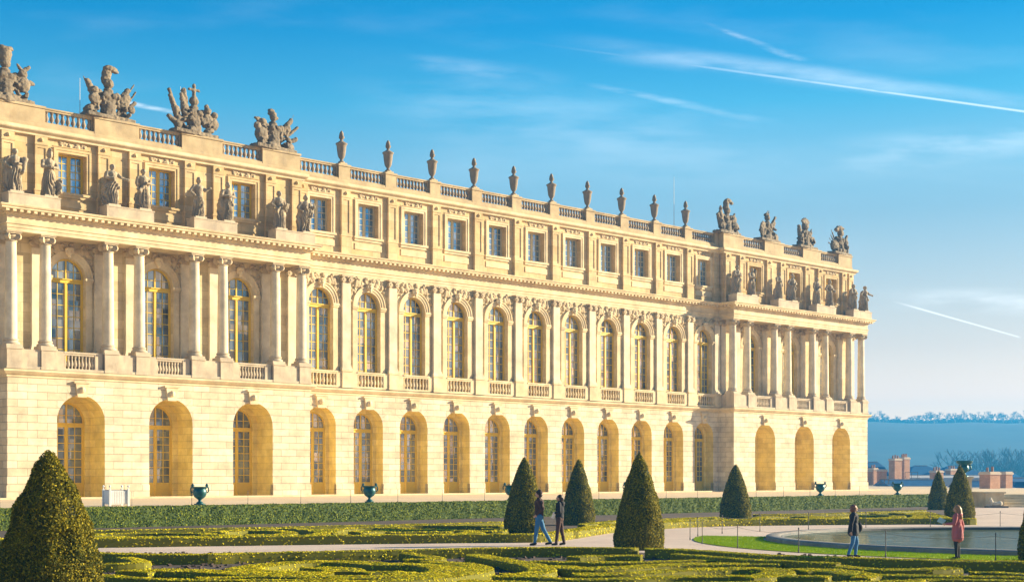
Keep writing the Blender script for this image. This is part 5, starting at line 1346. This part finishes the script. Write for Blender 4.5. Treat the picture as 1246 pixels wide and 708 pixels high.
lf = MB(); lf.box(-.11,.11,-.004,.004,-.07,.07); lfo = lf.build('map_sheet', simple('pale_blue_paper', (0.25,0.55,0.75), (0.4,0.65,0.8), 6, 0.6)); lfo.location = p4+Vector((-.42,-.0,1.04)); lfo.rotation_euler = (R(30),R(20),R(20)); tag(lfo, 'pale blue paper map held out by the person in the pink coat', 'map')
pv = [G(1107,592.5,TERR), G(1079,588.0,TERR)]
# two thin iron barrier frames far off on the pale roofing

# ------------------------------------------------------------------ the town beyond the terrace
def frame_obj(name, label, cat, px, py, Yd, w, h, mat):
    m = MB(); m.box(-w/2,w/2,-.03,.03,h-.06,h); m.box(-w/2,-w/2+.06,-.03,.03,0,h); m.box(w/2-.06,w/2,-.03,.03,0,h); m.box(-.03,.03,-.03,.03,0,h); m.box(-w/2-.2,-w/2+.25,-.2,.2,0,.05); m.box(w/2-.25,w/2+.2,-.2,.2,0,.05)
    o = m.build(name, mat); o.location = ((px-CX)/FPX*Yd, Yd, CAMZ+(HOR-py)/FPX*Yd); tag(o, label, cat); return o
slate = simple('blue_slate', (0.01,0.075,0.20), (0.02,0.11,0.26), 0.8, 0.6, 0.2)
brickm = stone_mat('chimney_brick', (0.46,0.24,0.15), (0.54,0.31,0.20), row=0.12, width=0.4, stain=0.25, groove=0.2, jc=0.9)
render_m = simple('pale_render', (0.50,0.40,0.32), (0.60,0.50,0.40), 1.0, 0.9)
pot_m = simple('clay_pots', (0.25,0.12,0.08), (0.35,0.18,0.12), 4, 0.8)
def PT(px, py, Yd): return ((px-CX)/FPX*Yd, Yd, CAMZ+(HOR-py)/FPX*Yd)
def chimney(x0, x1, ytop, ybot, Yd, label, depth=1.3, pots=4, parent=None):
    ax, _, zt = PT(x0,ytop,Yd); bx, _, _ = PT(x1,ytop,Yd); zb = PT(x0,ybot,Yd)[2]-1.5
    e = empty('chimney_stack', ((ax+bx)/2, Yd, zb)); w = (bx-ax)/2; h = zt-zb
    m = MB(); m.box(-w,w,0,depth,0,h-.35); m.build('stack', brickm, e)
    m = MB(); m.box(-w-.1,w+.1,-.1,depth+.1,h-.35,h-.12); m.box(-w,w,0,depth,h-.118,h); m.build('stack_cap', render_m, e)
    for i in range(pots):
        x = -w+2*w*(i+.5)/pots; m = MB(); m.lathe([(.16,0),(.13,.4+.1*(i%2)),(.17,.45+.1*(i%2)),(.12,.5+.1*(i%2))],(x,depth/2,h),8); m.build('chimney_pot', pot_m, e)
    e.rotation_euler = (0,0,0.55); tag(e, label, 'chimney', 'chimneys of the town roofs'); return e
def house(name, x0, x1, yridge, yeave, Yd, depth, label, kind='gable', walls=render_m, wall_to=-14, wins=0, roofm=None):
    ax, _, zr = PT(x0,yridge,Yd); bx, _, _ = PT(x1,yridge,Yd); ze = PT(x0,yeave,Yd)[2]
    W = bx-ax; e = empty('town_house', ((ax+bx)/2, Yd, wall_to)); zr -= wall_to; ze -= wall_to
    m = MB(); m.box(-W/2,W/2,0,depth,0,ze); m.build('wall', walls, e)
    m = MB(); o_ = .4
    if kind == 'gable':
        m.face([(-W/2-o_,-o_,ze),(W/2+o_,-o_,ze),(W/2+o_,depth/2,zr),(-W/2-o_,depth/2,zr)]); m.face([(-W/2-o_,depth+o_,ze),(W/2+o_,depth+o_,ze),(W/2+o_,depth/2,zr),(-W/2-o_,depth/2,zr)])
        m.face([(-W/2-o_,-o_,ze),(-W/2-o_,depth/2,zr),(-W/2-o_,depth+o_,ze)]); m.face([(W/2+o_,-o_,ze),(W/2+o_,depth/2,zr),(W/2+o_,depth+o_,ze)])
    elif kind == 'mansard':
        k = (zr-ze)*.75; i_ = (zr-ze)*.35
        m.face([(-W/2-.2,-.2,ze),(W/2+.2,-.2,ze),(W/2-i_,i_,ze+k),(-W/2+i_,i_,ze+k)]); m.face([(W/2+.2,-.2,ze),(W/2+.2,depth+.2,ze),(W/2-i_,depth-i_,ze+k),(W/2-i_,i_,ze+k)])
        m.face([(-W/2-.2,-.2,ze),(-W/2-.2,depth+.2,ze),(-W/2+i_,depth-i_,ze+k),(-W/2+i_,i_,ze+k)]); m.face([(-W/2-.2,depth+.2,ze),(W/2+.2,depth+.2,ze),(W/2-i_,depth-i_,ze+k),(-W/2+i_,depth-i_,ze+k)])
        m.face([(-W/2+i_,i_,ze+k),(W/2-i_,i_,ze+k),(W/2-i_,depth/2,zr),(-W/2+i_,depth/2,zr)]); m.face([(-W/2+i_,depth-i_,ze+k),(W/2-i_,depth-i_,ze+k),(W/2-i_,depth/2,zr),(-W/2+i_,depth/2,zr)])
        for s in (-1,1): m.face([(s*(W/2-i_),i_,ze+k),(s*(W/2-i_),depth/2,zr),(s*(W/2-i_),depth-i_,ze+k)])
    else:
        r0 = min(W/2-.3, depth*.45)
        if kind == 'hip': r0 = W*.36
        m.face([(-W/2-o_,-o_,ze),(W/2+o_,-o_,ze),(W/2-r0,depth/2,zr),(-W/2+r0,depth/2,zr)]); m.face([(-W/2-o_,depth+o_,ze),(W/2+o_,depth+o_,ze),(W/2-r0,depth/2,zr),(-W/2+r0,depth/2,zr)])
        m.face([(-W/2-o_,-o_,ze),(-W/2+r0,depth/2,zr),(-W/2-o_,depth+o_,ze)]); m.face([(W/2+o_,-o_,ze),(W/2-r0,depth/2,zr),(W/2+o_,depth+o_,ze)])
    rf = m.build('roof', roofm or slate, e)
    c = MB(); r0 = W*.36 if kind == 'hip' else (0 if kind == 'gable' else (zr-ze)*.35)
    c.box(-W/2+r0, W/2-r0, depth/2-.15, depth/2+.15, zr-.05, zr+.12); c.build('ridge_cap', M['lead_ground'] , rf)
    for i in range(wins):
        x = -W/2+W*(i+.5)/wins; f = MB(); f.box(x-.6,x+.6,-.06,.05,ze-2.6,ze-.6); fo = f.build('window', M['whitepaint'], e)
        g = MB(); g.box(x-.48,x-.04,-.08,-.06,ze-2.45,ze-.75); g.box(x+.04,x+.48,-.08,-.06,ze-2.45,ze-.75); g.build('pane', M['glassblue'], fo)
    tag(e, label, 'house', 'houses of the town below the terrace'); return e
house('town_house', 1030, 1087, 561.5, 586, 300, 14, 'long blue slate roof directly right of the palace corner', 'mansard', wins=4)
house('town_house', 1107, 1166, 566, 579.5, 330, 22, 'blue hipped slate roof with pale ridge left of the large bronze vase', 'hip')
house('town_house', 1150, 1206, 566.5, 579, 310, 20, 'blue slate roof sloping down right of the large bronze vase', 'hip')
house('town_house', 1093, 1215, 578, 590, 260, 16, 'low pale roofed building in front of the hipped roofs', 'mansard', roofm=M['lead_ground'])
house('town_house', 1084, 1150, 583.5, 591, 215, 9, 'blue slate lean roof beyond the terrace, left of the two small cones', 'gable')
house('town_house', 1180, 1236, 584.5, 597, 190, 10, 'blue slate roof beside the brick chimneys above the steps', 'gable')
house('town_house', 1232, 1330, 581.5, 599, 200, 14, 'dark blue slate roof cut by the right edge of the picture', 'mansard')
house('town_house', 1098, 1128, 568, 578, 420, 16, 'small white hazy house between the chimney and the hipped roof', 'gable', walls=M['whitepaint'], wins=2)
house('town_house', 1120, 1250, 574, 586, 480, 30, 'long hazy blue roof far behind the vase', 'gable')
chimney(1054.5,1062,571,583,240,'orange brick chimney touching the palace corner',pots=1)
chimney(1062,1069.5,569,583,250,'dark brick chimney second from the palace corner',pots=2)
chimney(1073,1080,570.5,583,240,'small lit brick chimney left of the tall chimney stack',pots=0)
chimney(1087,1099,557.5,581,236,'tall broad chimney stack crowned with pots, left half',pots=3)
chimney(1099,1108.5,556,580,241,'tall chimney stack crowned with pots, right half with shaded face',pots=4)
chimney(1137,1150,572,590,225,'brick chimney behind the smaller yew cone',pots=3)
chimney(1155,1167,570,583,270,'pinkish chimney left of the bronze vase',pots=3)
chimney(1202,1220,573.5,598,170,'broad brown brick chimney above the steps',depth=1.6,pots=2)
chimney(1222,1234,573.5,596,178,'brown brick chimney at the right of the pair above the steps',depth=1.6,pots=0)
frame_obj('barrier_frame','thin iron barrier frame on the pale roofing right of the tall chimney','barrier',1109,581.5,210,1.9,.9,M['iron'])
frame_obj('barrier_frame','small iron barrier standing on the terrace near the palace corner','barrier',1076,588.5,150,1.0,.5,M['iron'])

# land below and the wooded ridge
def land_h(x, y):
    r = math.hypot(x, y); base = -17
    t = max(0, min(1, (y-650)/750)); t = t*t*(3-2*t)
    ridge = 56 + 5*mnoise.noise(Vector((x*.004,3,0))) + 2.0*mnoise.noise(Vector((x*.02,7,0)))
    back = max(0, min(1, (y-1500)/1500))
    return base + (ridge-base)*t - back*30 + 1.5*mnoise.noise(Vector((x*.01,y*.01,0)))
lm = MB(); nx, ny = 60, 50; x0, x1, y0, y1 = -900, 950, 60, 1600
for j in range(ny+1):
    for i in range(nx+1):
        x = x0+(x1-x0)*i/nx; y = y0+(y1-y0)*(j/ny)**1.3; lm.v.append((x,y,land_h(x,y)))
for j in range(ny):
    for i in range(nx): a = j*(nx+1)+i; lm.f.append([a,a+1,a+nx+2,a+nx+1])
land = lm.build('hills', simple('winter_woodland_floor', (0.03,0.035,0.03), (0.06,0.06,0.045), 0.02, 0.95), smooth=True); tag(land, kind='structure')
bark = simple('bare_winter_bark', (0.07,0.055,0.045), (0.11,0.09,0.07), 3, 0.95)
def bare_tree(seed, H, spread=1.0):
    random.seed(seed); tr = MB(); cr2 = MB()
    def br(p, d, L, r, lev):
        q = p+d*L; (tr if lev < 1 else cr2).tube(p, q, r, r*.66, 5 if lev < 2 else 3)
        if lev >= 5: return
        n = 3 if lev < 4 else 4
        for i in range(n):
            nd = (d*(1.1 if i == 0 else .75)+Vector((random.gauss(0,.5)*spread,random.gauss(0,.5)*spread,random.uniform(-.05,.45)))).normalized()
            br(p+d*L*random.uniform(.55,1.0), nd, L*random.uniform(.62,.82), max(r*.62,.035), lev+1)
    br(Vector((0,0,0)), Vector((0,0,1)), H*.24, H*.02, 0)
    e = empty('bare_tree'); tr.build('trunk', bark, e); cr2.build('crown', bark, e); return e
def ordw(i):
    return ORD[i] if i < 20 else ('twenty-' if i < 30 else 'thirty-')+ORD[i%10] if i%10 != 9 else ('thirtieth' if i == 29 else 'fortieth')
TENS = ['','','twenty','thirty','forty','fifty','sixty','seventy']
TH = ['','','twentieth','thirtieth','fortieth','fiftieth','sixtieth','seventieth']
def numw(i):
    n = i+1
    return ORD[i] if n <= 20 else (TH[n//10] if n%10 == 0 else TENS[n//10]+'-'+ORD[n%10-1])
protos = [bare_tree(s, h, sp) for s, h, sp in ((1,18,1.0),(2,20,.8),(3,15,1.2),(4,22,.9))]
used = [False]*4
def put_tree(x, y, z, s, k, label, group):
    e = protos[k] if not used[k] else copy_tree(protos[k]); used[k] = True
    e.location = (x,y,z-.3); e.scale = (s*random.uniform(.9,1.25),s,s); e.rotation_euler = (0,0,random.uniform(0,6.28)); tag(e, label, 'tree', group); return e
random.seed(77)
px_ = 1050.0; i = 0
while px_ < 1262:
    for row in (0,1):
        if i >= 76: break
        Yd = 1395+row*55+random.uniform(-18,18); q_ = px_+random.uniform(-2,2)+row*2.5; x = (q_-CX)/FPX*Yd
        dip = min(abs(q_-1101)/14, 1.0); hs_ = random.uniform(.55,1.12)*(0.55+0.45*dip)
        put_tree(x, Yd, land_h(x,Yd), hs_, random.randrange(4), f'{numw(i)} bare hazy tree on the ridge skyline counted from the palace corner', 'bare trees along the ridge'); i += 1
    px_ += random.uniform(4.2,7.2)
# scrub and saplings below the ridge trees
sc_m = MB()
for q in range(900):
    Yd = random.uniform(1330,1440); x = random.uniform(330,560)*Yd/1400; z = land_h(x,Yd); r_ = random.uniform(1.2,3.2)
    sc_m.lathe([(0,-1),(r_,0),(r_*.9,r_*.6),(r_*.4,r_*1.1),(0,r_*1.25)],(x,Yd,z),6,closed=True)
sco = sc_m.build('scrub', bark); tag(sco, 'dark scrub and undergrowth massed along the wooded ridge', 'scrub', kind='stuff')
mt = [(1152,430,19),(1163,440,22),(1176,420,26),(1188,450,25),(1198,430,26),(1207,425,27),(1216,440,24),(1232,430,25),(1241,420,27),(1250,430,28),(1138,520,14)]
for i,(px,Yd,h) in enumerate(mt):
    Yd *= 1.5
    x = (px-CX)/FPX*Yd; put_tree(x, Yd, -17, h/20.0*2.0, i%4, f'{ORD[i]} bare misty tree from the left in the valley behind the roofs' if i < 10 else 'smaller bare misty tree left of the bronze vase in the valley', 'bare trees in the misty valley')
hz = MB(); hz.box(-950,1000,-80,1640,-40,88)
haze = hz.build('haze', None); tag(haze, 'pale blue winter haze lying over the garden and valley', 'haze', kind='stuff')
hm = bpy.data.materials.new('haze_air'); hm.use_nodes = True; nt = hm.node_tree; nt.nodes.clear()
pvn = nt.nodes.new('ShaderNodeVolumePrincipled'); pvn.inputs['Color'].default_value = (0.05,0.44,1.0,1); pvn.inputs['Density'].default_value = 0.0006; pvn.inputs['Anisotropy'].default_value = 0.2
on = nt.nodes.new('ShaderNodeOutputMaterial'); nt.links.new(pvn.outputs[0], on.inputs['Volume']); haze.data.materials.append(hm)
sm_ = scratch_ob.data
bpy.data.objects.remove(scratch_ob); bpy.data.meshes.remove(sm_); bpy.data.scenes.remove(scratch)
